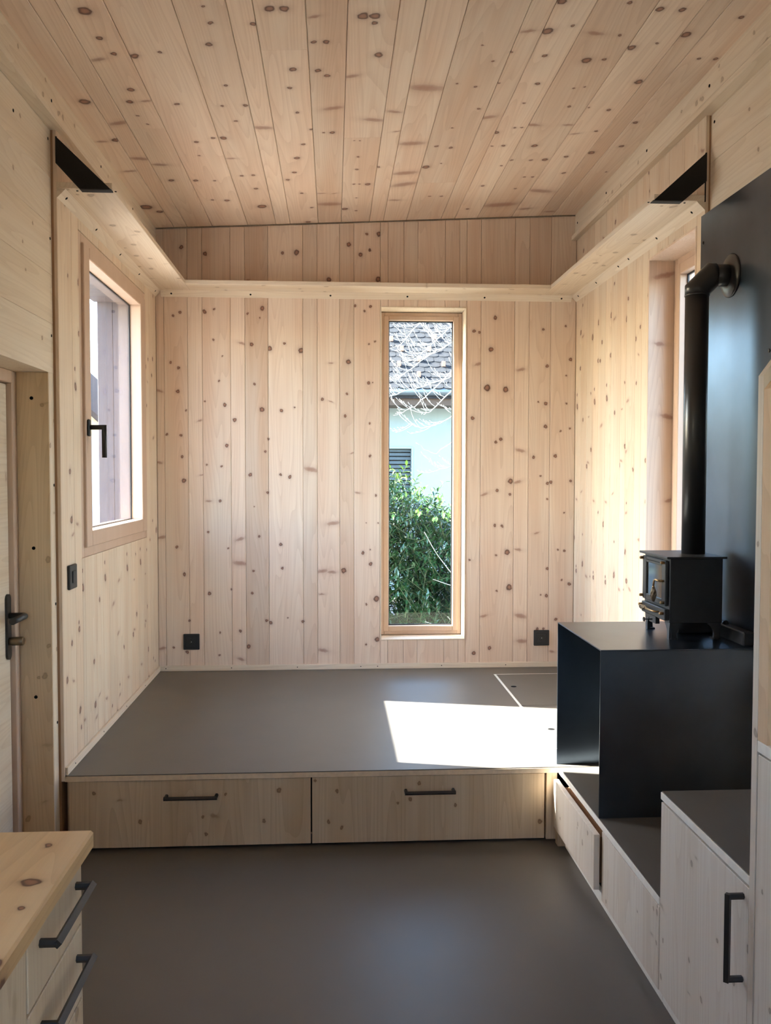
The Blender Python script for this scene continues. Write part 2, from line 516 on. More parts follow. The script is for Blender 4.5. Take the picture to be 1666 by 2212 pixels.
# pools of timber for boards that the photograph shows only small or at a glancing angle
rk = random.Random(21)
pine_pool = [wood('pine_board_%d' % i, (0.775, 0.645, 0.495), (0.725, 0.555, 0.40), 'XZ', rand_knots(rk, 0.11, 2.4, 11, 0.005, 0.012, 0.3), seed=i) for i in range(7)]
spruce_pool = [wood('spruce_wall_%d' % i, SPR_A, SPR_B, 'XZ', rand_knots(rk, 0.15, 4.4, 26, 0.004, 0.008, 0.1), seed=20 + i, knot_col=(0.3, 0.16, 0.08), knot_amt=0.7, ring=0.8, tint=0.05) for i in range(4)]
spruce_z = wood('spruce_beam', SPR_A, SPR_B, 'ZY', rand_knots(rk, 0.15, 5.5, 30, 0.004, 0.01, 0.1), seed=31, knot_col=(0.3, 0.16, 0.08), knot_amt=0.6, tint=0.0)
spruce_shelf_y = wood('spruce_shelf_y', (0.78, 0.67, 0.53), (0.73, 0.60, 0.45), 'XY', rand_knots(rk, 0.18, 1.7, 16, 0.004, 0.013, 0.3), seed=32, knot_col=(0.3, 0.17, 0.1), knot_amt=0.6, tint=0.0)
spruce_shelf_x = wood('spruce_shelf_x', (0.78, 0.67, 0.53), (0.73, 0.60, 0.45), 'YX', rand_knots(rk, 0.18, 1.9, 16, 0.004, 0.010, 0.3), seed=33, knot_col=(0.3, 0.17, 0.1), knot_amt=0.6, tint=0.0)
strip_mat = wood('strip_timber', SPR_A, SPR_B, 'XZ', (), seed=34, tint=0.0)
strip_y = wood('strip_timber_y', SPR_A, SPR_B, 'XY', (), seed=35, tint=0.0)
strip_x = wood('strip_timber_x', SPR_A, SPR_B, 'YX', (), seed=36, tint=0.0)
frame_mat = wood('window_timber', (0.62, 0.45, 0.335), (0.57, 0.40, 0.285), 'XZ', (), seed=37, ring=0.3, grain=0.6, tint=0.0, rough=0.45)
brown_mat = wood('dark_batten', (0.42, 0.24, 0.13), (0.36, 0.2, 0.1), 'XZ', (), seed=38, tint=0.0)
front_xz = [wood('spruce_front_%d' % i, (0.70, 0.54, 0.365), (0.62, 0.45, 0.28), 'XZ', rand_knots(rk, 0.84, 0.22, 9, 0.004, 0.008, 0.2), seed=40 + i, ring=1.3, knot_col=(0.3, 0.15, 0.07), tint=0.0) for i in range(2)]
front_yz = [wood('spruce_side_front_%d' % i, (0.78, 0.71, 0.62), (0.72, 0.63, 0.52), 'YZ', rand_knots(rk, 0.48, 0.4, 11, 0.003, 0.007, 0.15), seed=44 + i, ring=1.0, knot_col=(0.3, 0.19, 0.12), knot_amt=0.7, tint=0.0) for i in range(3)]
worktop_mat = wood('pine_worktop', (0.80, 0.60, 0.345), (0.73, 0.48, 0.23), 'XY', [(0.298, 0.707, 0.012, 0.0095), (0.309, 0.645, 0.0045, 0.0045), (0.286, 0.807, 0.004, 0.006), (0.322, 0.533, 0.009, 0.012), (0.1, 0.6, 0.015, 0.015), (0.05, 0.2, 0.012, 0.014)], seed=50, tint=0.0, rough=0.4)
slab_mat = wood('panel_core', SPR_A, SPR_B, 'XZ', (), seed=51, tint=0.0)
ext_mat = wood('weathered_larch', (0.115, 0.108, 0.125), (0.095, 0.088, 0.105), 'XZ', rand_knots(rk, 0.1, 1.1, 7, 0.006, 0.011, 0.1), seed=52, tint=0.05, knot_col=(0.06, 0.05, 0.07))
plybirch = plain('plywood_edge', (0.80, 0.62, 0.43), 0.6, noise=0.08, nscale=60)
lino = plain('linoleum', (0.122, 0.108, 0.089), 0.41, spec=0.45, noise=0.05, nscale=5, bump=0.03)
steel = plain('black_steel', (0.112, 0.142, 0.185), 0.30, metallic=1.0, noise=0.12, nscale=6)
stove_mat = plain('stove_paint', (0.024, 0.025, 0.028), 0.42, spec=0.5, noise=0.1, nscale=40, bump=0.05)
pipe_mat = plain('pipe_paint', (0.02, 0.02, 0.021), 0.32, spec=0.6)
bracket_mat = plain('bracket_black', (0.008, 0.008, 0.008), 0.6, spec=0.25)
black_metal = plain('handle_black', (0.018, 0.016, 0.015), 0.45, spec=0.5, noise=0.15, nscale=60)
black_plastic = plain('black_plastic', (0.016, 0.016, 0.017), 0.5, spec=0.4)
hole_mat = plain('hole_dark', (0.006, 0.006, 0.006), 0.9, spec=0.1)
brass = plain('aged_brass', (0.42, 0.27, 0.13), 0.35, metallic=0.9)
bronze = plain('bronze_knob', (0.22, 0.16, 0.10), 0.35, metallic=0.8)
seal = plain('black_seal', (0.01, 0.01, 0.012), 0.5)
pane_mat = glass('window_pane', (0.80, 0.85, 0.84), 1.0)
pane_clear = glass('clear_pane', (0.90, 0.93, 0.94), 1.0)
stove_glass = plain('stove_glass', (0.02, 0.018, 0.015), 0.06, spec=1.0)

# ------------------------------------------------------------------ the room shell
XL, XR = -0.956, 1.344            # faces of the board lining in the alcove
XML, XMR = -0.976, 1.362          # faces of the main walls
YB, YF, Y0 = 4.847, 3.154, -1.6
ZP = 0.277


def zc(x):
    return 2.7201 + 0.0486 * x


struct('floor', MB().box(-1.18, 1.56, Y0 - 0.15, YB + 0.1, -0.06, 0.0), lino, 'dark taupe linoleum floor in front of the platform', 'floor')

ceiling = struct('ceiling', MB().prism([(-1.18, zc(-1.18) + 0.02), (1.56, zc(1.56) + 0.02), (1.56, zc(1.56) + 0.22), (-1.18, zc(-1.18) + 0.22)], 'Y', Y0 - 0.15, YB + 0.25), slab_mat, 'sloping ceiling of long knotty pine boards', 'ceiling')


def parse(s):
    return [tuple(float(q) / 1000 for q in k.split(',')) for k in s.split()]


BK, CK = parse(BACK_KNOTS), parse(CEIL_KNOTS)
tone = random.Random(5)


def pine_for(name, knots, seed, k=None):
    t = tone.uniform(-1, 1) if k is None else k
    a = tuple(c * (1 + 0.09 * t) for c in PINE_A)
    b = (PINE_B[0] * (1 + 0.10 * t), PINE_B[1] * (1 + 0.13 * t), PINE_B[2] * (1 + 0.16 * t))
    return wood(name, a, b, 'XZ', knots, seed=seed, tint=0.0)


CB = [-0.956, -0.855, -0.783, -0.65, -0.46, -0.308, -0.232, -0.08, 0.044, 0.197, 0.273, 0.399, 0.588, 0.664, 0.787, 0.978, 1.127, 1.205, 1.345]
CUT = {2: 3.51, 6: 2.90, 8: 3.654, 11: 4.24, 4: 1.2, 13: 1.6, 0: 2.0}
for i in range(len(CB) - 1):
    x0, x1 = CB[i], CB[i + 1]
    ys = [Y0, CUT[i], YB - 0.004] if i in CUT else [Y0, YB - 0.004]
    for j in range(len(ys) - 1):
        y0, y1 = ys[j] + 0.0004, ys[j + 1] - 0.0004
        xc, yc = (x0 + x1) / 2, (y0 + y1) / 2
        ks = [(k[0] - xc, -(k[1] - yc), k[2], k[3]) for k in CK if x0 - 0.004 < k[0] < x1 + 0.004 and y0 < k[1] < y1]
        mt = pine_for('ceiling_pine_%d_%d' % (i, j), ks, 60 + 2 * i + j)
        plank(ceiling, x1 - x0 - 0.0014, y1 - y0, 0.018, (xc - 0.009 * 0.0486, yc, zc(xc) + 0.009), M_CEIL, mt, ch=0.0022)

# back wall: sloped-top boards, with the narrow window cut out of them
WB = (0.257, 0.733, 0.435, 2.272)
mb = MB().holes('Y', YB + 0.018, YB + 0.2, -1.18, 1.56, -0.06, 2.9, [WB])
wall_back = struct('wall_back', mb, slab_mat, 'rear wall of vertical knotty pine boards above the platform', 'wall')
BX = [-0.956, -0.9135, -0.787, -0.7085, -0.557, -0.479, -0.354, -0.166, -0.0875, 0.035, 0.1125, 0.257, 0.2995, 0.386, 0.463, 0.613, 0.693, 0.733, 0.813, 1.001, 1.082, 1.202, 1.344]
TONES = [0.1, -0.3, 0.5, 0.0, 0.6, -1.5, 0.7, -0.4, 0.5, -0.6, 0.4, 0.2, 0.0, -0.3, 0.3, 0.1, 0.2, 0.2, -0.1, 0.3, -0.3, 0.0]
for i in range(len(BX) - 1):
    x0, x1 = BX[i], BX[i + 1]
    xc = (x0 + x1) / 2
    top = zc(xc) - 0.007
    spans = [(ZP - 0.02, top)] if x1 <= WB[0] + 1e-6 or x0 >= WB[1] - 1e-6 else [(ZP - 0.02, WB[2]), (WB[3], top)]
    for j, (z0, z1) in enumerate(spans):
        zm = (z0 + z1) / 2
        ks = [(k[0] - xc, k[1] - zm, k[2], k[3]) for k in BK if x0 - 0.006 < k[0] < x1 + 0.006 and z0 < k[1] < z1]
        mt = pine_for('back_pine_%d_%d' % (i, j), ks, 100 + 2 * i + j, TONES[i])
        gap = 0.0 if x0 in (0.693,) or x1 == 0.733 else 0.0012
        plank(wall_back, x1 - x0 - 0.0012, z1 - z0, 0.018, (xc, YB + 0.009, zm), M_BACK, mt, ch=0.002, slope=0.0486 if z1 == top else 0.0)

# left wall
WLW = (3.405, 4.575, 1.03, 2.27)            # alcove window
DOOR = (2.15, 3.102, 0.0, 1.70)
KW = (0.1, 0.75, 1.24, 1.872)               # added unseen opening above the worktop, lets daylight into the foreground
mb = MB().holes('X', -1.18, -0.996, Y0 - 0.15, YB + 0.2, -0.06, 2.72, [WLW, DOOR, KW])
mb.holes('X', -0.996, XML, YF, YB + 0.018, 0.0, 2.72, [WLW])
wall_left = struct('wall_left', mb, slab_mat, 'left wall, pale horizontal spruce planks then vertical boards by the window', 'wall')
zs = [0.0, 0.20, 0.42, 0.62, 0.83, 1.03, 1.24, 1.45, 1.70, 1.872, 2.04, 2.21, 2.375, 2.537]
for j in range(len(zs) - 1):
    z0, z1 = zs[j], zs[j + 1]
    if z0 >= 1.70:
        segs = [(Y0, YF)]
        if z0 < KW[3]:
            segs = [(Y0, KW[0]), (KW[1], YF)]
    elif z1 > KW[2]:
        segs = [(Y0, KW[0]), (KW[1], DOOR[0])]
    else:
        segs = [(Y0, DOOR[0])]
    for (a, b) in segs:
        plank(wall_left, z1 - z0 - 0.0006, b - a, 0.02, (XML - 0.01, (a + b) / 2, (z0 + z1) / 2), M_LEFT_H, spruce_pool[j % 4], ch=0.0008)
plank(wall_left, YF - DOOR[1], 1.70, 0.02, (XML - 0.01, (YF + DOOR[1]) / 2, 0.85), M_LEFT, spruce_pool[1], ch=0.002)
LB = [3.154, 3.315, 3.405, 3.443, 3.608, 3.701, 3.806, 3.934, 4.08, 4.218, 4.356, 4.503, 4.575, 4.661, 4.847]


def lining(parent, bounds, xf, xb, M, opening, rng, ztop):
    for i in range(len(bounds) - 1):
        a, b = bounds[i], bounds[i + 1]
        sp = [(ZP - 0.02, ztop)]
        if a >= opening[0] - 1e-6 and b <= opening[1] + 1e-6:
            sp = [(ZP - 0.02, opening[2]), (opening[3], ztop)]
            if opening[2] <= ZP:
                sp = sp[1:]
        mt = pine_pool[rng.randrange(7)]
        for (z0, z1) in sp:
            plank(parent, b - a - 0.0012, z1 - z0, 0.012, ((xf + xb) / 2, (a + b) / 2, (z0 + z1) / 2), M, mt, ch=0.0018)


lining(wall_left, LB, XL, XL - 0.012, M_LEFT, WLW, random.Random(3), 2.545)
obj('batten', MB().holes('X', XML, XL - 0.012, YF, YB, 0.0, 2.545, [WLW]), brown_mat, wall_left)

# right wall
WRW = (3.225, 3.722, 0.45, 2.272)
mb = MB().holes('X', 1.382, 1.56, Y0 - 0.15, YB + 0.2, -0.06, 2.84, [WRW])
mb.holes('X', XMR, 1.382, YF, YB + 0.018, 0.0, 2.84, [WRW])
wall_right = struct('wall_right', mb, slab_mat, 'right wall of vertical pine boards and pale horizontal planks behind the stove', 'wall')
zs = [0.0, 0.3, 0.6, 0.9, 1.2, 1.5, 1.75, 1.95, 2.12, 2.30, 2.475, 2.645]
for j in range(len(zs) - 1):
    z0, z1 = zs[j], zs[j + 1]
    plank(wall_right, z1 - z0 - 0.0006, YF - Y0, 0.02, (XMR + 0.01, (Y0 + YF) / 2, (z0 + z1) / 2), M_RIGHT_H, spruce_pool[(j + 2) % 4], ch=0.0008)
RB = [3.154, 3.225, 3.35, 3.50, 3.62, 3.722, 3.796, 3.879, 3.998, 4.077, 4.223, 4.311, 4.426, 4.515, 4.632, 4.74, 4.847]
lining(wall_right, RB, XR, XR + 0.012, M_RIGHT, WRW, random.Random(9), 2.652)
obj('batten', MB().holes('X', XR + 0.012, XMR, YF, YB, 0.0, 2.652, [WRW]), brown_mat, wall_right)

# wall behind the camera with an added window, unseen, that lets in daylight
WFW = (-0.45, 0.85, 1.05, 2.1)
mb = MB().holes('Y', Y0 - 0.15, Y0, -1.18, 1.56, -0.06, 2.9, [WFW])
wall_front = struct('wall_front', mb, spruce_pool[0], 'spruce wall behind the viewer with an added opening for daylight', 'wall')


def jamb_lining(parent, axis, d0, d1, w, mats, t=0.012):
    """boards lining an opening; w=(a0,a1,z0,z1)"""
    a0, a1, z0, z1 = w
    for nm, aa, bb, cc, dd in (('reveal_board', a0, a0 + t, z0, z1), ('reveal_board', a1 - t, a1, z0, z1), ('reveal_board', a0 + t, a1 - t, z1 - t, z1), ('sill_board', a0 + t, a1 - t, z0, z0 + t)):
        m = MB()
        if axis == 'X':
            m.cbox(d0, d1, aa, bb, cc, dd, 0.0015)
        else:
            m.cbox(aa, bb, d0, d1, cc, dd, 0.0015)
        obj(nm, m, mats, parent)


def frame4(m, axis, d0, d1, a0, a1, z0, z1, wa0, wa1, wz0, wz1, c=0.003):
    """four frame members: stiles and rails"""
    def bx(p, q, r, s):
        if axis == 'X':
            m.cbox(d0, d1, p, q, r, s, c)
        else:
            m.cbox(p, q, d0, d1, r, s, c)
    bx(a0, a0 + wa0, z0, z1)
    bx(a1 - wa1, a1, z0, z1)
    bx(a0 + wa0, a1 - wa1, z1 - wz1, z1)
    bx(a0 + wa0, a1 - wa1, z0, z0 + wz0)
    return m


def window(name, label, axis, dface, sign, w, outer, sash, gl, panemat, proud=0.006, splits=1):
    """dface: depth of the outer frame's face; sign: +1 when outside lies towards +axis; outer/sash: member widths; gl: pane inset"""
    a0, a1, z0, z1 = w
    s = sign
    m = frame4(MB(), axis, min(dface, dface + s * 0.06), max(dface, dface + s * 0.06), a0, a1, z0, z1, outer, outer, outer, outer)
    o = struct(name, m, frame_mat, label, 'window')
    e = outer - 0.004
    n = splits
    wd = (a1 - a0 - 2 * e) / n
    for i in range(n):
        b0, b1 = a0 + e + i * wd, a0 + e + (i + 1) * wd
        f0 = dface - s * proud
        f1 = dface + s * 0.05
        sm = frame4(MB(), axis, min(f0, f1), max(f0, f1), b0, b1, z0 + e, z1 - e, sash[0], sash[1], sash[2], sash[3])
        so = obj('sash', sm, frame_mat, o)
        p0, p1, q0, q1 = b0 + sash[0], b1 - sash[1], z0 + e + sash[2], z1 - e - sash[3]
        g = dface + s * gl
        km = frame4(MB(), axis, g - 0.004, g + 0.004, p0 - 0.001, p1 + 0.001, q0 - 0.001, q1 + 0.001, 0.007, 0.007, 0.007, 0.007, 0.001)
        obj('seal', km, seal, so)
        pm = MB()
        if axis == 'X':
            pm.box(g - 0.0015, g + 0.0015, p0, p1, q0, q1)
        else:
            pm.box(p0, p1, g - 0.0015, g + 0.0015, q0, q1)
        obj('pane', pm, panemat, so)
    return o


# the narrow window in the rear wall, set back in its reveal
w1 = window('window_1', 'tall narrow fixed window in the rear wall with a view of a garden', 'Y', YB + 0.125, 1, (WB[0] + 0.006, WB[1] - 0.006, WB[2] + 0.008, WB[3] - 0.008), 0.024, (0.028, 0.030, 0.030, 0.024), 0.03, pane_mat)
jamb_lining(w1, 'Y', YB - 0.004, YB + 0.2, WB, strip_mat, 0.006)

# the opening window in the left wall, with a deep outer reveal
w2 = window('window_2', 'wide opening window with a black lever in the left wall', 'X', XL - 0.002, -1, WLW, 0.042, (0.078, 0.098, 0.062, 0.046), 0.046, pane_clear, proud=0.012)
for (y0, y1) in ((4.53, 4.575), (3.405, 3.45)):
    for k in range(2):
        xa, xb = -1.03 - 0.155 * k / 2, -1.03 - 0.155 * (k + 1) / 2
        obj('reveal_board', MB().cbox(xb + 0.001, xa, y0, y1, 1.03, 2.27, 0.002), ext_mat, w2)
obj('reveal_board', MB().cbox(-1.20, -1.03, 3.45, 4.53, 2.215, 2.27, 0.002), ext_mat, w2)
obj('sill_board', MB().cbox(-1.24, -1.03, 3.45, 4.53, 1.03, 1.055, 0.003), ext_mat, w2)
h = obj('lever_handle', MB().cbox(XL + 0.010, XL + 0.020, 3.455, 3.481, 1.497, 1.563, 0.004), black_metal, w2)
obj('lever', MB().tube([(XL + 0.018, 3.468, 1.532), (XL + 0.072, 3.468, 1.532), (XL + 0.072, 3.468, 1.415)], 0.0095, 12), black_metal, h)

# the window in the right wall beside the stove
w3 = window('window_3', 'narrow window in the right wall half hidden by the stove pipe', 'X', 1.452, 1, (WRW[0] + 0.004, WRW[1] - 0.012, WRW[2] + 0.012, WRW[3] - 0.008), 0.032, (0.04, 0.045, 0.045, 0.045), 0.03, pane_clear)
jamb_lining(w3, 'X', XR - 0.002, 1.56, WRW, wood('jamb_pine', PINE_A, PINE_B, 'XZ', [(-0.04, 0.84, 0.045, 0.009), (-0.06, 0.55, 0.02, 0.006), (-0.02, 0.24, 0.03, 0.008), (-0.01, -0.12, 0.014, 0.006), (-0.06, -0.45, 0.014, 0.007)], seed=77, tint=0.0), 0.010)

w4 = window('added_window_4', 'added unseen two-light window behind the viewer that lets in daylight', 'Y', Y0 - 0.05, -1, WFW, 0.05, (0.07, 0.07, 0.09, 0.07), 0.03, pane_clear, splits=2)  # assumed window, added to light the room from behind
w5 = window('added_window_5', 'added unseen window above the kitchen worktop that lets in daylight', 'X', XML - 0.06, -1, KW, 0.04, (0.05, 0.05, 0.05, 0.05), 0.03, pane_clear)  # assumed window, added to light the foreground from the left

# door in the left wall, deep in its reveal
d1 = struct('door_1', frame4(MB(), 'X', -1.125, -1.085, DOOR[0], DOOR[1], 0.0, DOOR[3], 0.042, 0.042, 0.002, 0.042), frame_mat, 'pale plank door with black lever in the left wall', 'door')
obj('leaf', MB().cbox(-1.135, -1.103, DOOR[0] + 0.044, DOOR[1] - 0.046, 0.006, DOOR[3] - 0.046, 0.003), wood('door_spruce', SPR_A, SPR_B, 'ZY', rand_knots(rk, 1.6, 0.9, 14, 0.004, 0.008, 0.1), seed=70, knot_amt=0.6, tint=0.0), d1)
obj('jamb_board', MB().cbox(-1.085, XML - 0.001, DOOR[1] - 0.003, DOOR[1] + 0.0, 0.0, DOOR[3], 0.0008), wood('jamb_spruce', (0.76, 0.58, 0.38), (0.68, 0.49, 0.3), 'XZ', rand_knots(rk, 0.1, 1.6, 9, 0.005, 0.009, 0.4), seed=71, knot_col=(0.35, 0.19, 0.09), knot_amt=0.6, tint=0.0), d1)
obj('leak_blocker', frame4(MB(), 'X', -1.17, -1.137, DOOR[0], DOOR[1], 0.0, DOOR[3], 0.07, 0.07, 0.02, 0.07), frame_mat, d1)  # added unseen behind the leaf, keeps sun from leaking round its edge
pl = MB()
yc, z0, z1, hw = 3.030, 0.722, 0.945, 0.0175
out_ = [(yc + hw * math.cos(t), z0 + hw + hw * math.sin(t)) for t in [math.pi + math.pi * i / 8 for i in range(9)]] + [(yc + hw * math.cos(t), z1 - hw + hw * math.sin(t)) for t in [math.pi * i / 8 for i in range(9)]]
pl.prism(out_, 'X', -1.103, -1.095)
bp = obj('backplate', pl, black_metal, d1)
obj('lever', MB().tube([(-1.096, yc, 0.872), (-1.046, yc, 0.872), (-1.040, yc - 0.012, 0.872), (-1.040, yc - 0.125, 0.872)], [0.010, 0.010, 0.0105, 0.0115], 14), black_metal, bp)
obj('cylinder_knob', MB().lathe([(0.013, 0), (0.013, 0.008), (0.015, 0.010), (0.015, 0.044), (0.013, 0.047)], (-1.096, yc, 0.785), 'X', 20), bronze, bp)
for z in (1.611, 1.095, 0.576):
    obj('screw', MB().lathe([(0.006, 0), (0.006, 0.003)], (-1.034, DOOR[1] - 0.0045, z), 'Y', 14), hole_mat, d1)
for (y, z) in ((3.128, 2.499), (3.137, 2.163), (3.137, 1.83), (3.142, 1.312), (3.142, 0.895), (3.142, 0.474), (2.80, 2.46)):
    obj('screw', MB().lathe([(0.0052, 0), (0.0052, 0.002)], (XML - 0.001, y, z), 'X', 12), hole_mat, wall_left)
obj('screw', MB().lathe([(0.0055, 0), (0.0055, 0.002)], (XMR - 0.001, 3.126, 2.612), 'X', 12), hole_mat, wall_right)

# ceiling edge beams
t1 = struct('trim_1', MB().prism([(-0.985, 2.686), (-0.951, 2.676), (-0.951, 2.585), (-0.930, 2.560), (-0.930, 2.538), (-0.985, 2.538)], 'Y', Y0, YB), spruce_z, 'pale spruce beam along the left edge of the ceiling', 'trim')
t2 = struct('trim_2', MB().prism([(1.372, 2.796), (1.372, 2.645), (1.314, 2.645), (1.314, 2.667), (1.334, 2.690), (1.334, 2.786)], 'Y', Y0, YB), spruce_z, 'pale spruce beam along the right edge of the ceiling', 'trim')
for y in (2.5, 3.092, 3.728, 4.30):
    obj('screw', MB().lathe([(0.0055, 0), (0.0055, 0.002)], (-0.952, y, 2.612), 'X', 12), hole_mat, t1)
for y in (3.109, 3.734, 4.294, 4.802):
    obj('screw', MB().lathe([(0.0055, 0), (0.0055, 0.002)], (1.3325, y, 2.730), 'X', 12), hole_mat, t2)

# skirting strips on the platform
bb = struct('baseboard_back', MB().cbox(XL + 0.01, XR - 0.01, YB - 0.011, YB, ZP, ZP + 0.029, 0.0015), strip_x, 'thin pale skirting strip along the rear wall', 'baseboard')
bl = struct('baseboard_left', MB().cbox(XL, XL + 0.010, YF + 0.006, YB - 0.0, ZP, ZP + 0.029, 0.0015), strip_y, 'thin pale skirting strip along the left wall', 'baseboard')
br = struct('baseboard_right', MB().cbox(XR - 0.010, XR, 3.73, YB, ZP, ZP + 0.029, 0.0015), strip_y, 'thin pale skirting strip along the right wall', 'baseboard')
for px in (-0.916, -0.56, -0.2, 0.15, 0.243, 0.60, 0.96):
    obj('screw', MB().lathe([(0.0028, 0), (0.0028, 0.0015)], (px, YB - 0.012, ZP + 0.015), 'Y', 8), hole_mat, bb)
for py in (3.25, 3.65, 4.05, 4.45):
    obj('screw', MB().lathe([(0.0028, 0), (0.0028, 0.0015)], (XL + 0.0095, py, ZP + 0.015), 'X', 8), hole_mat, bl)
# ------------------------------------------------------------------ shelf running round the alcove
SZ0, SZ1 = 2.339, 2.361


def shelf(label, board, bmat, fillet, fmat, screws):
    lo = [min(p[i] for p in board.v) for i in range(3)]
    t = thing('wall_shelf', label, 'shelf', ((lo[0] + max(p[0] for p in board.v)) / 2, (lo[1] + max(p[1] for p in board.v)) / 2, SZ0), 'shelf boards round the alcove')
    obj('shelf_board', board, bmat, t)
    fo = obj('support_batten', fillet, fmat, t)
    for p, d in screws:
        d = Vector(d).normalized()
        p = Vector(p)
        obj('screw', MB().tube([p - d * 0.001, p + d * 0.0012], 0.0052, 12, smooth=False), hole_mat, fo)
    return t


FL = 0.030
shelf('pale spruce shelf board high on the left wall above the opening window', MB().cbox(XL, -0.766, 3.15, YB, SZ0, SZ1, 0.0015), spruce_shelf_y,
      MB().prism([(XL, SZ0), (XL, SZ0 - FL), (XL + FL, SZ0)], 'Y', 3.155, YB), strip_y,
      [((XL + 0.015, y, SZ0 - 0.015), (1, 0, -1)) for y in (3.214, 3.608, 4.003, 4.383, 4.77)])
shelf('long pale spruce shelf board across the rear wall above the narrow window', MB().cbox(-0.766, 1.154, 4.657, YB, SZ0, SZ1, 0.0015), spruce_shelf_x,
      MB().prism([(YB, SZ0), (YB, SZ0 - FL), (YB - FL, SZ0)], 'X', XL + 0.03, XR - 0.03), strip_x,
      [((x, YB - 0.015, SZ0 - 0.015), (0, -1, -1)) for x in (-0.869, -0.446, -0.015, 0.404, 0.829, 1.257)])
shelf('pale spruce shelf board high on the right wall above the stove', MB().cbox(1.154, XR, 3.15, YB, SZ0, SZ1, 0.0015), spruce_shelf_y,
      MB().prism([(XR, SZ0), (XR - FL, SZ0), (XR, SZ0 - FL)], 'Y', 3.155, YB), strip_y,
      [((XR - 0.015, y, SZ0 - 0.015), (-1, 0, -1)) for y in (3.237, 3.593, 3.939, 4.081, 4.428, 4.756)])


def bracket(label, poly, foot, wallx, s):
    t = thing('shelf_bracket', label, 'bracket', (poly[2][0], 3.145, poly[2][1]), 'black steel shelf brackets')
    obj('plate', MB().prism(poly, 'Y', 3.143, 3.1475), bracket_mat, t)
    fo = obj('foot_flange', MB().cbox(min(foot), max(foot), 3.1475, 3.178, SZ0 - 0.004, SZ0, 0.0008), bracket_mat, t)
    for x in (foot[0] + 0.012 * s, foot[1] - 0.012 * s):
        obj('screw', MB().lathe([(0.004, 0), (0.004, 0.0015)], (x, 3.162, SZ0 - 0.0052), 'Z', 10), hole_mat, fo)
    zt, zb = poly[0][1], poly[1][1]
    obj('wall_flange', MB().cbox(min(wallx, wallx - s * 0.004), max(wallx, wallx - s * 0.004) , 3.1475, 3.152, zb, zt, 0.0008), bracket_mat, t)


bracket('black steel bracket under the shelf end on the left wall', [(-0.956, 2.515), (-0.956, 2.423), (-0.876, 2.336), (-0.769, 2.336)], (-0.876, -0.769), -0.956, -1)
bracket('black steel bracket under the shelf end on the right wall', [(1.344, 2.511), (1.15, 2.336), (1.259, 2.336), (1.344, 2.408)], (1.259, 1.15), 1.344, 1)


# ------------------------------------------------------------------ platform with drawers
def bar_handle(parent, a, b, out, r=0.0055, drop=None):
    """square bar between a and b held off the front by two posts; out: vector from the front to the bar"""
    a, b, out = Vector(a), Vector(b), Vector(out)
    m = MB()
    m.tube([a - (b - a).normalized() * r, b + (b - a).normalized() * r], r * 1.3, 4, smooth=False)
    m.tube([a - out, a], r * 1.2, 6, smooth=False)
    m.tube([b - out, b], r * 1.2, 6, smooth=False)
    return obj('handle', m, black_metal, parent)


pale_edge = plain('pale_edge', (0.86, 0.82, 0.74), 0.55, noise=0.06, nscale=50)
pf = thing('sleeping_platform', 'raised platform with grey linoleum top and two wide spruce drawers', 'platform', (0.19, 4.0, 0.0))
HX0, HX1, HY0, HY1, HYM = 0.862, 1.322, 3.36, 4.676, 4.02
obj('deck_board', MB().box(XL, XR, YF, YB, 0.2555, 0.2735), plybirch, pf)
obj('linoleum_top', MB().holes('Z', 0.2735, ZP, XL + 0.003, XR - 0.001, YF + 0.002, YB - 0.001, [(HX0, HX1, HY0, HY1)]), lino, pf)
for (y0, y1, hole) in ((HYM + 0.004, HY1 - 0.010, (0.913, 4.388)), (HY0 + 0.006, HYM - 0.004, (0.918, 3.633))):
    hp = obj('hatch', MB().box(HX0 + 0.013, HX1 - 0.008, y0, y1, 0.2735, ZP), lino, pf)
    obj('finger_hole', MB().lathe([(0.0145, 0), (0.0145, 0.0006)], (hole[0], hole[1], ZP), 'Z', 20), hole_mat, hp)
obj('hatch_rim', MB().box(HX0 + 0.0006, HX0 + 0.0045, HY0 + 0.001, HY1 - 0.001, 0.2735, ZP + 0.0002), pale_edge, pf)
obj('hatch_rim', MB().box(HX0 + 0.0060, HX0 + 0.0125, HY0 + 0.006, HY1 - 0.006, 0.2735, ZP + 0.0002), pale_edge, pf)
obj('hatch_rim', MB().box(HX0 + 0.0060, HX1 - 0.001, HY1 - 0.0095, HY1 - 0.003, 0.2735, ZP + 0.0002), pale_edge, pf)
for i, (x0, x1, h0, h1, hz) in enumerate(((-0.945, -0.0842, -0.600, -0.422, 0.196), (-0.0788, 0.775, 0.262, 0.436, 0.199))):
    d = obj('drawer', MB().cbox(x0, x1, 3.160, 3.179, 0.010, 0.2525, 0.0012), front_xz[i], pf)
    bar_handle(d, (h0, 3.128, hz), (h1, 3.128, hz), (0, -0.032, 0))
obj('side_post', MB().cbox(0.7815, 0.822, 3.158, 3.20, 0.006, 0.2555, 0.0015), brown_mat if False else front_xz[0], pf)
obj('side_panel', MB().box(XL, XL + 0.006, 3.182, 4.6, 0.0, 0.2555), front_xz[1], pf)
obj('divider', MB().box(-0.090, -0.073, 3.262, 4.6, 0.003, 0.2555), front_xz[1], pf)
obj('dark_backing', MB().box(XL + 0.006, 0.78, 3.24, 3.26, 0.02, 0.2555), hole_mat, pf)  # black sheet, its colour stands in for the shade behind the drawers

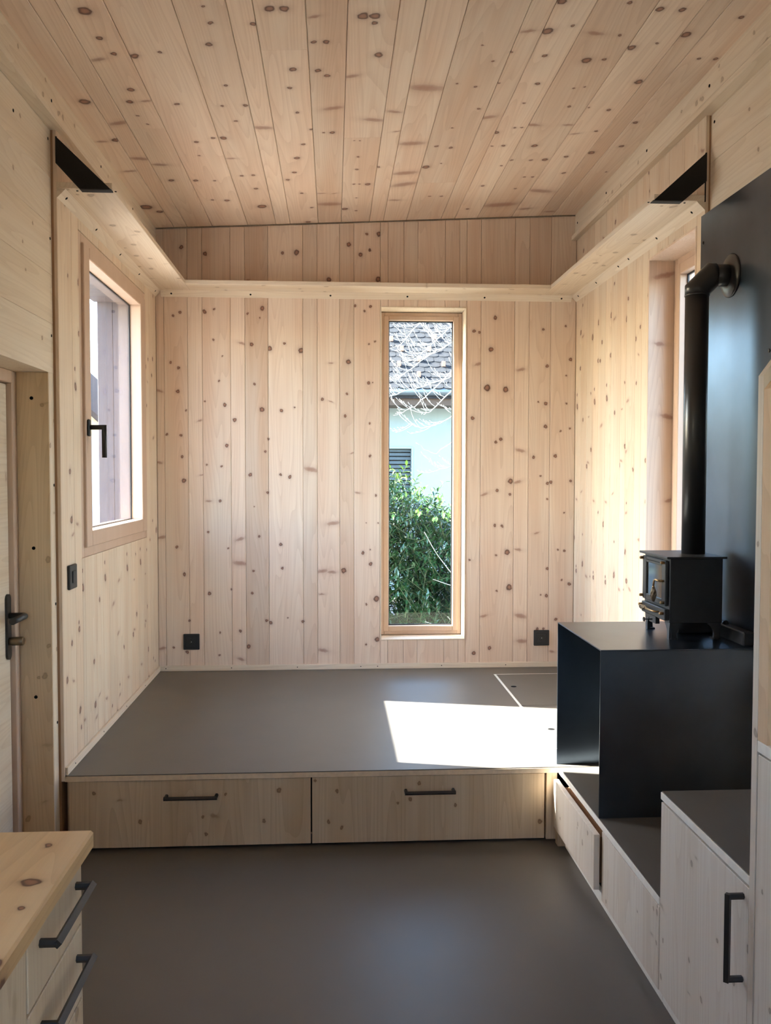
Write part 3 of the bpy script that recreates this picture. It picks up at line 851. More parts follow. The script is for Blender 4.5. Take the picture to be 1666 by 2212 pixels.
# ------------------------------------------------------------------ stepped cabinets on the right
XF = 0.826
bn = thing('bench_cabinet', 'low spruce bench cabinet with one drawer pulled open under the steel box', 'cabinet', (1.09, 2.65, 0.0))
obj('top_board', MB().cbox(XF, XMR - 0.002, 2.153, 3.150, 0.2535, 0.2735, 0.001), pale_edge, bn)
obj('linoleum_top', MB().box(XF + 0.002, XMR - 0.004, 2.153, 3.149, 0.2735, ZP - 0.0005), lino, bn)
dr = obj('drawer', MB().cbox(0.802, 0.820, 2.632, 3.130, 0.066, 0.240, 0.0012), front_yz[0], bn)
obj('drawer_box', MB().box(0.820, 1.25, 2.66, 3.10, 0.075, 0.22), brown_mat, dr)
obj('front_panel', MB().cbox(XF, XF + 0.018, 2.153, 2.630, 0.034, 0.2505, 0.0012), front_yz[1], bn)
obj('side_panel', MB().box(XF + 0.02, 1.34, 2.630, 2.648, 0.03, 0.2535), front_yz[2], bn)
obj('plinth', MB().cbox(XF + 0.012, XF + 0.026, 2.153, 3.10, 0.0, 0.036, 0.001), pale_edge, bn)
obj('foot_block', MB().cbox(0.812, 0.862, 3.105, 3.140, 0.0, 0.06, 0.002), front_xz[0], bn)

sc = thing('step_cabinet', 'knee-high spruce step cabinet with a vertical black bar handle', 'cabinet', (1.09, 1.91, 0.0))
obj('top_board', MB().cbox(XF, XMR - 0.002, 1.677, 2.152, 0.529, 0.5475, 0.001), pale_edge, sc)
obj('linoleum_top', MB().box(XF + 0.003, XMR - 0.004, 1.677, 2.150, 0.5475, 0.550), lino, sc)
dd = obj('door', MB().cbox(XF + 0.001, XF + 0.019, 1.679, 2.150, 0.036, 0.5225, 0.0012), front_yz[2], sc)
bar_handle(dd, (0.794, 1.700, 0.498), (0.794, 1.700, 0.327), (-0.032, 0, 0))
obj('carcass', MB().box(XF + 0.021, 1.355, 1.679, 2.150, 0.036, 0.529), brown_mat, sc)
obj('plinth', MB().cbox(XF + 0.012, XF + 0.026, 1.679, 2.150, 0.0, 0.036, 0.001), pale_edge, sc)

tc_ = thing('tall_cabinet', 'waist-high spruce cabinet at the right edge of the picture', 'cabinet', (1.09, 1.15, 0.0))
obj('top_board', MB().cbox(XF, XMR - 0.002, 0.62, 1.654, 0.808, 0.830, 0.001), pale_edge, tc_)
obj('door', MB().cbox(XF + 0.001, XF + 0.019, 1.14, 1.652, 0.036, 0.803, 0.0012), front_yz[1], tc_)
obj('door', MB().cbox(XF + 0.001, XF + 0.019, 0.62, 1.136, 0.036, 0.803, 0.0012), front_yz[0], tc_)
obj('carcass', MB().box(XF + 0.021, 1.355, 0.63, 1.652, 0.036, 0.808), brown_mat, tc_)
obj('plinth', MB().cbox(XF + 0.012, XF + 0.026, 0.63, 1.652, 0.0, 0.036, 0.001), pale_edge, tc_)

pp = thing('partition_panel', 'upright pale wooden panel with a sloping top corner beside the steel wall sheet', 'panel', (1.09, 1.665, 0.0))
obj('panel_board', MB().prism([(XF, 0.0), (1.36, 0.0), (1.36, 2.06), (1.205, 2.06), (XF, 1.540)], 'Y', 1.655, 1.676), front_yz[0], pp)
obj('stile', MB().prism([(XF + 0.001, 0.8305), (1.0, 0.8305), (1.0, 1.75), (XF + 0.001, 1.512)], 'Y', 1.618, 1.655), wood('stile_warm_lit', (0.76, 0.55, 0.36), (0.68, 0.46, 0.28), 'XZ', (), seed=75, tint=0.0), pp)  # orange colour stands in for warm light on the near face

# ------------------------------------------------------------------ steel box and wall sheet
lb = thing('steel_log_box', 'black folded steel box open at the left side carrying the stove', 'log box', (1.08, 2.93, 0.277))
obj('top_plate', MB().cbox(XF, 1.334, 2.664, 3.188, 0.803, 0.807, 0.0009), steel, lb)
obj('front_plate', MB().cbox(XF, 1.334, 2.664, 2.668, 0.277, 0.803, 0.0009), steel, lb)
obj('back_plate', MB().cbox(XF, 1.334, 3.184, 3.188, 0.277, 0.803, 0.0009), steel, lb)

hs = thing('steel_wall_sheet', 'large dark steel heat sheet on the right wall behind the stove', 'metal sheet', (1.337, 2.4, 0.79))
obj('sheet', MB().cbox(1.336, 1.3385, 1.68, 3.168, 0.79, 2.289, 0.0008), steel, hs)
for (y, z) in ((3.145, 2.188), (2.645, 1.731), (3.145, 1.25), (2.645, 2.20), (2.05, 2.2), (2.05, 1.73)):
    obj('screw', MB().lathe([(0.006, 0), (0.006, -0.002), (0.003, -0.0035)], (1.336, y, z), 'X', 14), black_metal, hs)
obj('spacer_board', MB().box(1.3385, 1.3435, 1.75, 3.10, 0.85, 2.2), brown_mat, hs)

# ------------------------------------------------------------------ stove
ZT = 0.807
sv = thing('wood_stove', 'small black cast wood stove with glazed door and brass fittings', 'stove', (1.19, 2.935, ZT))
obj('body', MB().cbox(1.102, 1.279, 2.815, 3.05, 0.863, 1.075, 0.002), stove_mat, sv)
obj('top_plate', MB().cbox(1.085, 1.287, 2.800, 3.062, 1.075, 1.0825, 0.0015), stove_mat, sv)
obj('rear_shield', MB().cbox(1.279, 1.2845, 2.835, 3.03, 0.915, 1.045, 0.002), stove_mat, sv)
dm = frame4(MB(), 'X', 1.090, 1.101, 2.826, 3.040, 0.917, 1.068, 0.034, 0.034, 0.020, 0.020, 0.002)
door = obj('door', dm, stove_mat, sv)
obj('glass', MB().box(1.095, 1.0975, 2.858, 3.008, 0.935, 1.050), stove_glass, door)
for k in range(15):
    y = 2.872 + k * 0.0088
    obj('air_slot', MB().box(1.0893, 1.0903, y, y + 0.0035, 1.0555, 1.0585), hole_mat, door)
for y, z in ((2.836, 1.060), (2.836, 0.928), (3.034, 1.060), (3.034, 0.928)):
    obj('hinge_knob', MB().lathe([(0.0028, 0.002), (0.0050, 0.001), (0.0052, -0.010), (0.003, -0.0135)], (1.090, y, z), 'X', 12), brass, door)
hd = MB()
hd.tube([(1.091, 2.842, 0.9995), (1.0755, 2.842, 0.9995)], 0.0040, 10)
hd.tube([(1.0755, 2.840, 0.9995), (1.0745, 2.876, 1.0), (1.074, 2.884, 0.996), (1.0735, 2.888, 0.984), (1.0735, 2.888, 0.976)], 0.0034, 10)
hd.lathe([(0.0045, 0), (0.0045, 0.005)], (1.0735, 2.888, 0.972), 'Z', 12)
hh = obj('door_handle', hd, brass, door)
sp = MB()
for k in range(6):
    for sgn in (1, -1):
        pts = []
        for i in range(13):
            t = i / 12
            rr = 0.0022 + 0.0072 * math.sin(math.pi * min(1, t * 1.02)) ** 0.8
            a = 2 * math.pi * k / 6 + sgn * t * 2.4
            pts.append((1.0735 + rr * math.cos(a), 2.888 + rr * math.sin(a), 0.973 - 0.048 * t))
        sp.tube(pts, 0.0012, 5, mitre=False)
sp.lathe([(0.001, -0.049), (0.0035, -0.045), (0.0062, -0.025), (0.0035, -0.004), (0.002, 0.0)], (1.0735, 2.888, 0.973), 'Z', 10)
obj('grip', sp, bronze, hh)
ad = obj('ash_door', MB().cbox(1.086, 1.102, 2.818, 3.035, 0.871, 0.908, 0.002), stove_mat, sv)
for y in (2.832, 3.030):
    obj('hinge_knob', MB().lathe([(0.0028, 0.002), (0.0050, 0.001), (0.0052, -0.010), (0.003, -0.0135)], (1.086, y, 0.896 if y > 3 else 0.893), 'X', 12), brass, ad)
hd = MB().tube([(1.087, 2.87, 0.893), (1.073, 2.872, 0.893), (1.070, 2.90, 0.893), (1.070, 2.955, 0.893)], 0.0032, 10)
hh = obj('ash_handle', hd, brass, ad)
sp = MB()
for k in range(5):
    pts = []
    for i in range(15):
        t = i / 14
        rr = 0.0025 + 0.006 * math.sin(math.pi * t) ** 0.7
        a = 2 * math.pi * k / 5 + t * 5.0
        pts.append((1.070 + rr * math.cos(a), 2.953 + 0.052 * t, 0.893 + rr * math.sin(a)))
    sp.tube(pts, 0.0014, 5, mitre=False)
sp.lathe([(0.002, 0), (0.0052, 0.014), (0.0056, 0.03), (0.002, 0.052)], (1.070, 2.953, 0.893), 'Y', 10)
obj('grip', sp, bronze, hh)
kn = MB().tube([(1.10, 2.962, 0.853), (1.072, 2.962, 0.853)], 0.0022, 8)
for k in range(6):
    a = math.pi * k / 3
    kn.lathe([(0.0012, -0.003), (0.0032, -0.0015), (0.0032, 0.0015), (0.0012, 0.003)], (1.069, 2.962 + 0.0052 * math.cos(a), 0.853 + 0.0052 * math.sin(a)), 'X', 8)
obj('air_knob', kn, black_metal, sv)
obj('air_collar', MB().box(1.098, 1.112, 2.93, 2.99, 0.842, 0.866), stove_mat, sv)


def stove_leg(x, y, sx, sy):
    m = MB()
    prof = [(0.0, 0.866), (0.046, 0.866), (0.044, 0.858), (0.034, 0.850), (0.026, 0.838), (0.0235, 0.826), (0.0245, ZT), (0.006, ZT), (0.0045, 0.835)]
    px = [(x + sx * a, z) for a, z in prof]
    py = [(y + sy * a, z) for a, z in prof]
    if sx < 0:
        px = px[::-1]
    if sy < 0:
        py = py[::-1]
    m.prism(px[::-1], 'Y', min(y, y + sy * 0.010), max(y, y + sy * 0.010))
    m.prism(py, 'X', min(x, x + sx * 0.010), max(x, x + sx * 0.010))
    m.cbox(min(x + sx * 0.003, x + sx * 0.027), max(x + sx * 0.003, x + sx * 0.027), min(y + sy * 0.002, y + sy * 0.026), max(y + sy * 0.002, y + sy * 0.026), ZT, ZT + 0.006, 0.001)
    obj('leg', m, stove_mat, sv)


stove_leg(1.104, 2.818, 1, 1)
stove_leg(1.104, 3.047, 1, -1)
stove_leg(1.277, 2.818, -1, 1)
stove_leg(1.277, 3.047, -1, -1)

du = thing('air_duct', 'low black air duct on the steel box behind the stove legs', 'duct', (1.27, 2.9, ZT))
obj('duct_run', MB().cbox(1.296, 1.334, 2.70, 2.995, ZT, ZT + 0.044, 0.004), stove_mat, du)
obj('duct_elbow', MB().cbox(1.175, 1.296, 2.93, 2.985, ZT, ZT + 0.044, 0.004), stove_mat, du)
obj('knob', MB().lathe([(0.010, 0), (0.011, 0.004), (0.007, 0.011), (0.002, 0.014)], (1.312, 2.86, ZT + 0.043), 'Z', 14), stove_mat, du)

PX, PY, PZ = 1.2235, 2.925, 2.022
fp = thing('stove_pipe', 'black flue pipe rising from the stove and bending into the steel sheet', 'stove pipe', (PX, PY, 1.0825))
obj('vertical_pipe', MB().tube([(PX, PY, 1.0825), (PX, PY, 1.965)], 0.0385, 32), pipe_mat, fp)
obj('elbow', MB().tube([(PX, PY, 1.955), (PX, PY, 1.972), (PX + 0.050, PY, PZ), (PX + 0.058, PY, PZ)], 0.0398, 32), pipe_mat, fp)
obj('pipe_seam', MB().tube([(PX, PY, 1.951), (PX, PY, 1.957)], 0.0405, 32), pipe_mat, fp)
obj('horizontal_pipe', MB().tube([(PX + 0.055, PY, PZ), (1.336, PY, PZ)], 0.0365, 32), pipe_mat, fp)
obj('wall_rosette', MB().lathe([(0.040, -0.012), (0.050, -0.011), (0.068, -0.0065), (0.0725, -0.003), (0.0725, 0.0)][::1], (1.336, PY - 0.006, PZ - 0.002), 'X', 40), pipe_mat, fp)
# ------------------------------------------------------------------ sockets and switch


def socket(x, z, label):
    t = thing('wall_socket', label, 'socket', (x, YB - 0.005, z), 'black sockets on the rear wall')
    p = obj('cover_plate', MB().cbox(x - 0.0435, x + 0.0435, YB - 0.009, YB, z - 0.0435, z + 0.0435, 0.0025), black_plastic, t)
    obj('insert', MB().cbox(x - 0.029, x + 0.029, YB - 0.0105, YB - 0.008, z - 0.029, z + 0.029, 0.002), black_plastic, p)
    for k in range(3):
        a = math.radians(90 + 120 * k + 20)
        cx, cz = x + 0.0125 * math.cos(a), z + 0.0125 * math.sin(a)
        ca, sa = math.cos(a), math.sin(a)
        m = MB()
        seg = []
        for i in range(16):
            q = 2 * math.pi * i / 16
            du_, dv_ = 0.0072 * math.cos(q), 0.0118 * math.sin(q)
            seg.append((cx + du_ * ca - dv_ * sa, cz + du_ * sa + dv_ * ca))
        m.prism(seg, 'Y', YB - 0.0125, YB - 0.010)
        s = obj('outlet_face', m, black_metal, t)
        for (du_, dv_) in ((0.0, -0.0075), (0.0028, 0.0), (0.0, 0.0075)):
            obj('pin_hole', MB().lathe([(0.0019, 0), (0.0019, 0.0006)], (cx + du_ * ca - dv_ * sa, YB - 0.0131, cz + du_ * sa + dv_ * ca), 'Y', 8), hole_mat, s)
    obj('screw', MB().lathe([(0.0022, 0), (0.0022, -0.001)], (x, YB - 0.0105, z), 'Y', 10), plain('screw_metal_%d' % int(x * 10), (0.6, 0.6, 0.6), 0.3, metallic=1.0), t)


socket(-0.7775, 0.4375, 'black square wall socket low on the rear wall near the left corner')
socket(1.163, 0.4405, 'black square wall socket low on the rear wall beside the steel box')

sw = thing('light_switch', 'black square light switch on the left wall below the opening window', 'switch', (XL + 0.005, 3.258, 0.978))
obj('cover_plate', MB().cbox(XL, XL + 0.0105, 3.213, 3.301, 0.9335, 1.0215, 0.0025), black_plastic, sw)
obj('rocker', MB().cbox(XL + 0.0105, XL + 0.0145, 3.240, 3.274, 0.955, 1.000, 0.002), black_plastic, sw)

# ------------------------------------------------------------------ kitchen unit in the left foreground
wt = tag(obj('kitchen_worktop', MB().cbox(XML, -0.315, -0.55, 1.160, 0.856, 0.880, 0.003), worktop_mat, base=True), 'golden pine worktop with dark knots in the left foreground', 'worktop')
CFX = -0.330
kd_mat = [wood('kitchen_front_%d' % i, (0.80, 0.72, 0.58), (0.74, 0.62, 0.47), 'YZ', rand_knots(rk, 0.35, 0.2, 4, 0.004, 0.008, 0.1), seed=80 + i, knot_amt=0.6, knot_col=(0.4, 0.26, 0.15), tint=0.0) for i in range(2)]
kc = thing('drawer_unit', 'pale spruce drawer unit with black bar handles under the pine worktop', 'cabinet', (-0.65, 1.05, 0.0))
obj('carcass', MB().box(XML + 0.004, CFX - 0.02, 0.947, 1.150, 0.06, 0.856), brown_mat, kc)
obj('side_panel', MB().cbox(XML + 0.004, CFX - 0.001, 1.1505, 1.1565, 0.0, 0.856, 0.001), kd_mat[0], kc)
obj('plinth', MB().box(-0.42, -0.40, 0.947, 1.150, 0.0, 0.06), brown_mat, kc)
for i, (z0, z1) in enumerate(((0.762, 0.853), (0.664, 0.758), (0.45, 0.660), (0.07, 0.446))):
    d = obj('drawer', MB().cbox(CFX - 0.019, CFX, 0.950, 1.150, z0, z1, 0.0012), kd_mat[i % 2], kc)
    hz = (0.820, 0.725, 0.62, 0.40)[i]
    bar_handle(d, (CFX + 0.020, 0.990, hz), (CFX + 0.020, 1.128, hz), (0.020, 0, 0), r=0.0042)
kc2 = thing('kitchen_cabinet', 'pale spruce cupboard beside the drawer unit at the left picture edge', 'cabinet', (-0.65, 0.5, 0.0))
obj('carcass', MB().box(XML + 0.004, CFX - 0.02, -0.5, 0.944, 0.06, 0.856), brown_mat, kc2)
obj('door', MB().cbox(CFX - 0.019, CFX, 0.452, 0.945, 0.07, 0.853, 0.0012), wood('kitchen_door', (0.80, 0.72, 0.58), (0.74, 0.62, 0.47), 'YZ', [(0.21, 0.335, 0.006, 0.013), (0.17, 0.29, 0.008, 0.012), (0.2, 0.2, 0.008, 0.012)], seed=83, knot_amt=0.6, knot_col=(0.4, 0.26, 0.15), tint=0.0), kc2)
obj('door', MB().cbox(CFX - 0.019, CFX, -0.05, 0.448, 0.07, 0.853, 0.0012), kd_mat[0], kc2)
obj('plinth', MB().box(-0.42, -0.40, -0.5, 0.944, 0.0, 0.06), brown_mat, kc2)

# ------------------------------------------------------------------ garden outside
GZ = -0.62
gravel = plain('gravel', (0.17, 0.155, 0.135), 0.9, spec=0.1, noise=0.3, nscale=6, bump=0.5)
tag(obj('ground', MB().box(-40, 40, -40, 60, GZ - 0.2, GZ), gravel), 'grey gravel ground outside around the cabin', 'ground', kind='structure')

# neighbour's house
render_mat = plain('pale_render', (0.34, 0.39, 0.40), 0.9, spec=0.2, noise=0.03, nscale=4)
roof_mat = plain('old_roof_tile', (0.030, 0.028, 0.031), 0.9, spec=0.2, noise=0.35, nscale=14)
eave_mat = plain('brown_eaves', (0.085, 0.05, 0.035), 0.7)
zinc = plain('zinc_gutter', (0.16, 0.18, 0.20), 0.35, metallic=0.6)
shutter_mat = plain('grey_shutter', (0.13, 0.15, 0.16), 0.6)
hs_ = thing('neighbour_house', 'white rendered house with grey tiled roof beyond the narrow window', 'house', (2.0, 18.0, GZ))
HYW = 15.0
obj('wall', MB().holes('Y', HYW, HYW + 0.3, -2.2, 7.0, GZ, 2.62, [(0.42, 1.336, 0.62, 1.824)]), render_mat, hs_)
obj('gable_wall', MB().box(-2.2, -1.9, HYW + 0.3, 23.0, GZ, 2.6), render_mat, hs_)
obj('gable_wall', MB().box(6.7, 7.0, HYW + 0.3, 23.0, GZ, 2.6), render_mat, hs_)
obj('soffit', MB().box(-2.6, 7.4, 14.25, HYW + 0.05, 2.50, 2.53), eave_mat, hs_)
obj('fascia', MB().box(-2.6, 7.4, 14.22, 14.25, 2.49, 2.70), eave_mat, hs_)
obj('gutter', MB().tube([(-2.6, 14.15, 2.70), (7.4, 14.15, 2.70)], 0.062, 14), zinc, hs_)
SL = math.radians(40)
cs, sn = math.cos(SL), math.sin(SL)
EY, EZ = 14.12, 2.745
obj('roof', MB().add([(-2.6, EY + 0.05, EZ - 0.03), (7.4, EY + 0.05, EZ - 0.03), (7.4, EY + 5.0 * cs, EZ - 0.03 + 5.0 * sn), (-2.6, EY + 5.0 * cs, EZ - 0.03 + 5.0 * sn),
                      (-2.6, EY + 0.05, EZ - 0.15), (7.4, EY + 0.05, EZ - 0.15), (7.4, EY + 5.0 * cs, EZ - 0.15 + 5.0 * sn), (-2.6, EY + 5.0 * cs, EZ - 0.15 + 5.0 * sn)],
                     [(0, 1, 2, 3), (4, 7, 6, 5), (0, 4, 5, 1), (1, 5, 6, 2), (2, 6, 7, 3), (3, 7, 4, 0)]), roof_mat, hs_)
tile_outline = [(-0.088, 0.30), (-0.088, 0.05)] + [(0.088 * math.cos(t), 0.05 + 0.05 * math.sin(t)) for t in [math.pi + math.pi * i / 6 for i in range(1, 6)]] + [(0.088, 0.05), (0.088, 0.30)]
tme = bpy.data.meshes.new('roof_tile')
n_ = len(tile_outline)
tme.from_pydata([(x, y, 0.0) for x, y in tile_outline] + [(x, y, 0.016) for x, y in tile_outline], [],
                [tuple(range(n_))[::-1], tuple(range(n_, 2 * n_))] + [(i, (i + 1) % n_, n_ + (i + 1) % n_, n_ + i) for i in range(n_)])
tme.materials.append(roof_mat)
hw = Vector(WORLD[hs_.name])
tr = random.Random(11)
for r in range(17):
    for c in range(17):
        o = bpy.data.objects.new('roof_tile', tme)
        C.objects.link(o)
        o.parent = hs_
        s = 0.155 * r - 0.03
        x = 0.06 + 0.18 * (c + 0.5 * (r % 2))
        o.location = Vector((x, EY + s * cs, EZ + s * sn + 0.012)) - hw
        o.rotation_euler = (SL - 0.055 + tr.uniform(-0.012, 0.012), 0, tr.uniform(-0.015, 0.015))
hook_mat = plain('clay_hook', (0.42, 0.22, 0.15), 0.8)
for (c, r) in ((5.7, 4), (7.6, 5), (9.8, 4), (6.1, 7), (8.7, 7), (10.4, 2), (7.4, 2), (5.2, 9), (9.4, 9.5)):
    s = 0.155 * r
    y, z, x = EY + s * cs, EZ + s * sn + 0.045, 0.06 + 0.18 * c
    obj('snow_hook', MB().cbox(x - 0.03, x + 0.03, y - 0.03, y + 0.03, z - 0.03, z + 0.06, 0.006), hook_mat, hs_)
wf = obj('window_frame', frame4(MB(), 'Y', HYW - 0.03, HYW + 0.05, 0.40, 1.356, 0.60, 1.844, 0.03, 0.03, 0.03, 0.03), render_mat, hs_)
for k in range(17):
    z = 0.66 + 0.069 * k
    obj('slat', MB().prism([(HYW + 0.02, z), (HYW + 0.07, z + 0.052), (HYW + 0.075, z + 0.046), (HYW + 0.028, z - 0.004)], 'X', 0.43, 1.326), shutter_mat, wf)
obj('pane', MB().box(0.43, 1.326, HYW + 0.12, HYW + 0.13, 0.63, 1.814), hole_mat, wf)

# pale shed glimpsed through the opening window
sh = thing('garden_shed', 'pale garden shed with a sloping timber verge seen through the opening window', 'shed', (-6.6, 12.5, GZ))
obj('wall', MB().prism([(-7.8, GZ), (-2.75, GZ), (-2.75, 1.75), (-5.2, 4.0), (-7.8, 1.75)], 'Y', 11.5, 14.5), plain('shed_white', (0.34, 0.38, 0.44), 0.8), sh)
obj('verge_board', MB().prism([(-2.6, 1.42), (-2.6, 1.68), (-5.2, 4.08), (-5.2, 3.82)], 'Y', 11.40, 11.5), plain('verge_timber', (0.62, 0.45, 0.24), 0.6), sh)
obj('roof', MB().prism([(-2.5, 1.60), (-2.5, 1.68), (-5.2, 4.18), (-8.0, 1.68), (-8.0, 1.60), (-5.2, 4.08)], 'Y', 11.3, 14.7), roof_mat, sh)

# evergreen bush below the window
leaf_mat = plain('laurel_leaf', (0.026, 0.078, 0.026), 0.22, spec=0.9, noise=0.45, nscale=3)
leaf_new = plain('young_leaf', (0.16, 0.27, 0.05), 0.4, spec=0.5, noise=0.3, nscale=3)
bu = thing('laurel_bush', 'dense glossy evergreen bush in front of the neighbour house', 'bush', (0.9, 8.6, GZ))
br_ = random.Random(17)


def leaf_mesh(L, Wd, fold):
    v = [(0, 0, 0), (-Wd * 0.5, L * 0.35, fold), (0, L * 0.38, 0), (Wd * 0.5, L * 0.35, fold), (-Wd * 0.42, L * 0.68, fold * 0.8), (0, L * 0.7, -fold * 0.3), (Wd * 0.42, L * 0.68, fold * 0.8), (0, L, -fold)]
    f = [(0, 2, 1), (0, 3, 2), (1, 2, 5, 4), (2, 3, 6, 5), (4, 5, 7), (5, 6, 7)]
    return v, f


lmes = []
for i in range(3):
    v, f = leaf_mesh(0.075, 0.027, 0.006)
    me = bpy.data.meshes.new('leaf')
    me.from_pydata(v, [], f)
    me.materials.append(leaf_new if i == 2 else leaf_mat)
    lmes.append(me)


def bush_top(x):
    return 1.28 - 0.35 * (x - 0.35) ** 2 + 0.10 * math.sin(5 * x + 0.6) - 0.10 * max(0, x - 0.6)


bw = Vector(WORLD[bu.name])
shoots = MB()
spots = []
for i in range(2400):
    x = br_.uniform(-0.6, 2.4)
    dep = br_.random() ** 1.4
    y = 8.05 + 1.1 * dep
    zt = bush_top(x) - 0.5 * (dep - 0.35) ** 2
    z = GZ + 0.04 + (zt - GZ - 0.04) * (br_.random() ** 1.05)
    d = Vector((br_.uniform(-0.7, 0.7), br_.uniform(-0.9, 0.2), br_.uniform(0.1, 1.1))).normalized()
    Ls = br_.uniform(0.18, 0.36)
    a = Vector((x, y, z))
    shoots.tube([a - d * Ls * 0.6, a, a + d * Ls], [0.005, 0.004, 0.0018], 5, mitre=False)
    for k in range(20):
        t = k / 19
        p = a - d * Ls * 0.5 + d * Ls * 1.5 * t
        side = d.cross(Vector((br_.uniform(-1, 1), br_.uniform(-1, 1), br_.uniform(-1, 1)))).normalized()
        ld = (side + d * br_.uniform(0.2, 0.9)).normalized()
        spots.append((p, ld, br_.uniform(0.7, 1.15), t > 0.8 and z > zt - 0.25))
obj('stems', shoots, plain('green_stem', (0.07, 0.085, 0.035), 0.7), bu)['kind'] = 'stuff'


def leaf_rot(ld):
    q = ld.to_track_quat('Y', 'Z')
    return q


def in_view(p):
    return 0.42 < p.x * 8.5 / p.y < 1.25 and p.z > -0.15


spots.sort(key=lambda s: (0 if in_view(s[0]) else 1, s[0].y))
for (p, ld, sc_, young) in spots[:300]:
    o = bpy.data.objects.new('leaf', lmes[2 if young else 0])
    C.objects.link(o)
    o.parent = bu
    o.location = p - bw
    o.rotation_mode = 'XYZ'
    o.rotation_euler = leaf_rot(ld).to_euler()
    o.scale = (sc_, sc_, sc_)
for nm, sel, mt in (('leaves', [s for s in spots[300:] if not s[3]], leaf_mat), ('young_leaves', [s for s in spots[300:] if s[3]], leaf_new)):
    m = MB()
    for (p, ld, sc_, young) in sel:
        q = leaf_rot(ld)
        v, f = leaf_mesh(0.075 * sc_, 0.027 * sc_, 0.006 * sc_)
        m.add([p + q @ Vector(c) for c in v], f)
    obj(nm, m, mt, bu)['kind'] = 'stuff'

# bare fruit tree whose branches hang into the view from the right
tr_ = thing('bare_tree', 'leafless tree with pale branches hanging in front of the tiled roof', 'tree', (3.2, 10.66, GZ))
twr = random.Random(29)
white_bark = plain('pale_bark', (0.40, 0.37, 0.34), 0.7, noise=0.25, nscale=30)
obj('trunk', MB().tube([(3.2, 10.66, GZ), (3.17, 10.64, 0.8), (3.1, 10.66, 2.1), (3.05, 10.66, 3.1)], [0.13, 0.11, 0.09, 0.06], 12), white_bark, tr_)
LIMBS = [  # (x, y, z) way points at the branch's real place
    [(2.78, 9.6, 2.3), (1.9, 9.45, 2.62), (1.30, 9.4, 2.42), (0.95, 9.35, 2.30), (0.62, 9.3, 2.20)],
    [(2.80, 9.6, 2.0), (1.75, 9.55, 2.25), (1.25, 9.5, 1.98), (0.98, 9.45, 1.86), (0.80, 9.4, 1.92)],
    [(2.82, 9.6, 1.8), (1.8, 9.3, 1.95), (1.28, 9.25, 1.72), (1.05, 9.2, 1.58), (0.86, 9.15, 1.70)],
    [(2.76, 9.6, 2.6), (2.0, 9.5, 3.05), (1.4, 9.5, 2.85), (1.0, 9.5, 2.62), (0.66, 9.5, 2.36)],
    [(2.76, 9.6, 2.7), (2.1, 9.4, 3.3), (1.5, 9.4, 3.1), (1.1, 9.35, 2.8), (0.85, 9.35, 2.55)],
    [(2.84, 9.6, 1.5), (1.9, 9.4, 1.62), (1.30, 9.3, 1.45), (1.12, 9.3, 1.42)],
    [(2.78, 9.6, 2.4), (1.7, 9.7, 2.75), (1.15, 9.7, 2.35), (0.9, 9.7, 2.12), (0.72, 9.7, 2.06)],
    [(2.75, 9.6, 2.8), (2.2, 9.7, 3.5), (1.2, 9.7, 3.2), (0.7, 9.7, 2.75)],
    [(2.78, 9.6, 2.2), (1.6, 9.15, 2.5), (1.2, 9.1, 2.2), (1.0, 9.05, 2.02), (0.9, 9.0, 1.98)]]
LIMBS = [[(x * 1.11, y * 1.11, CAM_Z + (z - CAM_Z) * 1.11) for (x, y, z) in L] for L in LIMBS]

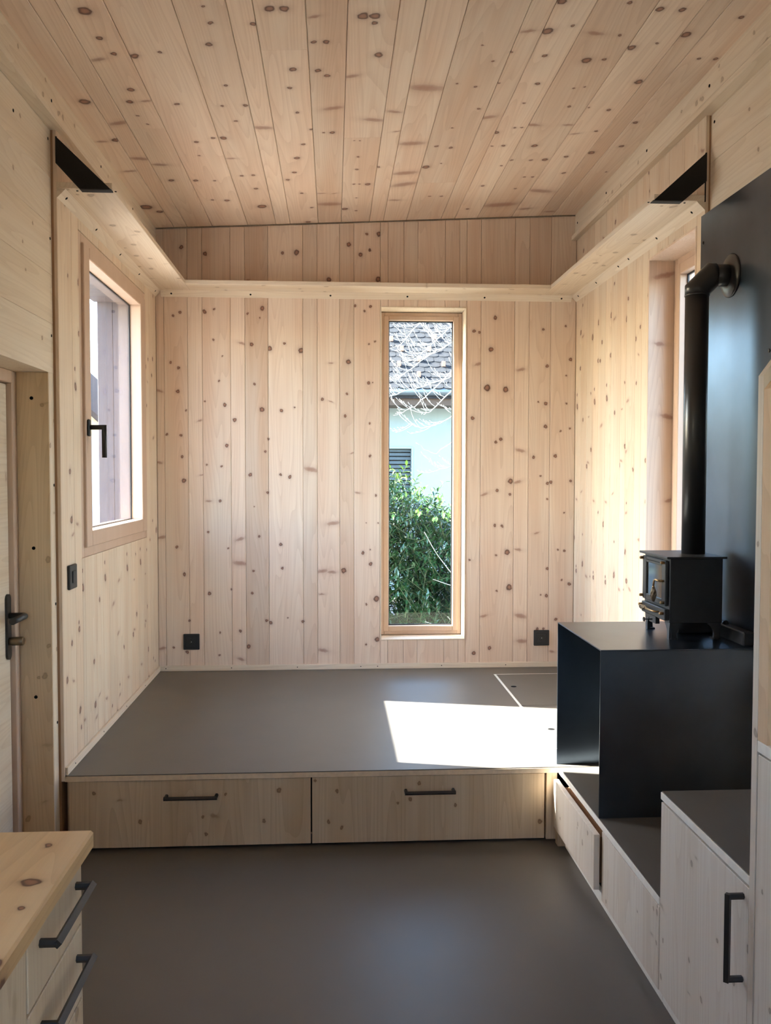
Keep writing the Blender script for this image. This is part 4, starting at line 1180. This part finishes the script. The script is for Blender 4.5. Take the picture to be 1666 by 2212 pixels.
def smooth_path(pts, n):
    pts = [Vector(p) for p in pts]
    res = []
    for i in range(len(pts) - 1):
        p0, p1, p2, p3 = pts[max(i - 1, 0)], pts[i], pts[i + 1], pts[min(i + 2, len(pts) - 1)]
        for k in range(n):
            t = k / n
            res.append(0.5 * ((2 * p1) + (p2 - p0) * t + (2 * p0 - 5 * p1 + 4 * p2 - p3) * t * t + (3 * p1 - p0 - 3 * p2 + p3) * t ** 3))
    res.append(pts[-1])
    return res


for li, L in enumerate(LIMBS):
    path = smooth_path(L, 6)
    path = [p + Vector((0, 0, twr.uniform(-0.012, 0.012))) for p in path]
    m = MB().tube(path, [(0.0095 - 0.0065 * (i / (len(path) - 1)) ** 0.8) for i in range(len(path))], 7, mitre=False)
    bo = obj('branch', m, white_bark, tr_)
    tw = MB()
    for i in range(len(path) // 3, len(path) - 1):
        for rep in range((2, 1, 0, 3, 3, 1, 1, 3, 1)[li]):
            if twr.random() < 0.25:
                continue
            p = path[i]
            ln = twr.uniform(0.10, 0.34)
            d = (Vector((-0.8, twr.uniform(-0.4, 0.4), twr.uniform(-0.9, 0.9)))).normalized()
            q = [p]
            for s in range(5):
                d = (d + Vector((twr.uniform(-0.1, 0.1), twr.uniform(-0.15, 0.15), 0.16 + twr.uniform(-0.12, 0.12)))).normalized()
                q.append(q[-1] + d * ln / 5)
            tw.tube(q, [0.0034 - 0.0004 * s for s in range(6)], 5, mitre=False)
            for s in (2, 3, 4, 5):
                e = (d + Vector((twr.uniform(-0.5, 0.2), 0, twr.uniform(0.2, 0.9)))).normalized()
                tw.tube([q[s], q[s] + e * 0.03, q[s] + e * 0.045], [0.0022, 0.0028, 0.0012], 5, mitre=False)
    if tw.v:
        obj('twigs', tw, white_bark, bo)['kind'] = 'stuff'

for L in ([(1.75, 8.02, 0.62), (1.2, 7.95, 0.42), (0.98, 7.92, 0.58), (0.82, 7.9, 0.84)], [(1.8, 8.0, 0.25), (1.2, 7.95, 0.32), (0.9, 7.93, 0.41)], [(1.7, 8.0, -0.25), (1.15, 7.93, -0.08), (0.82, 7.9, 0.03)]):
    path = smooth_path(L, 6)
    obj('low_branch', MB().tube(path, [0.0065 - 0.004 * i / (len(path) - 1) for i in range(len(path))], 6, mitre=False), white_bark, bu)  # bare tree branches crossing in front, added as part of the bush
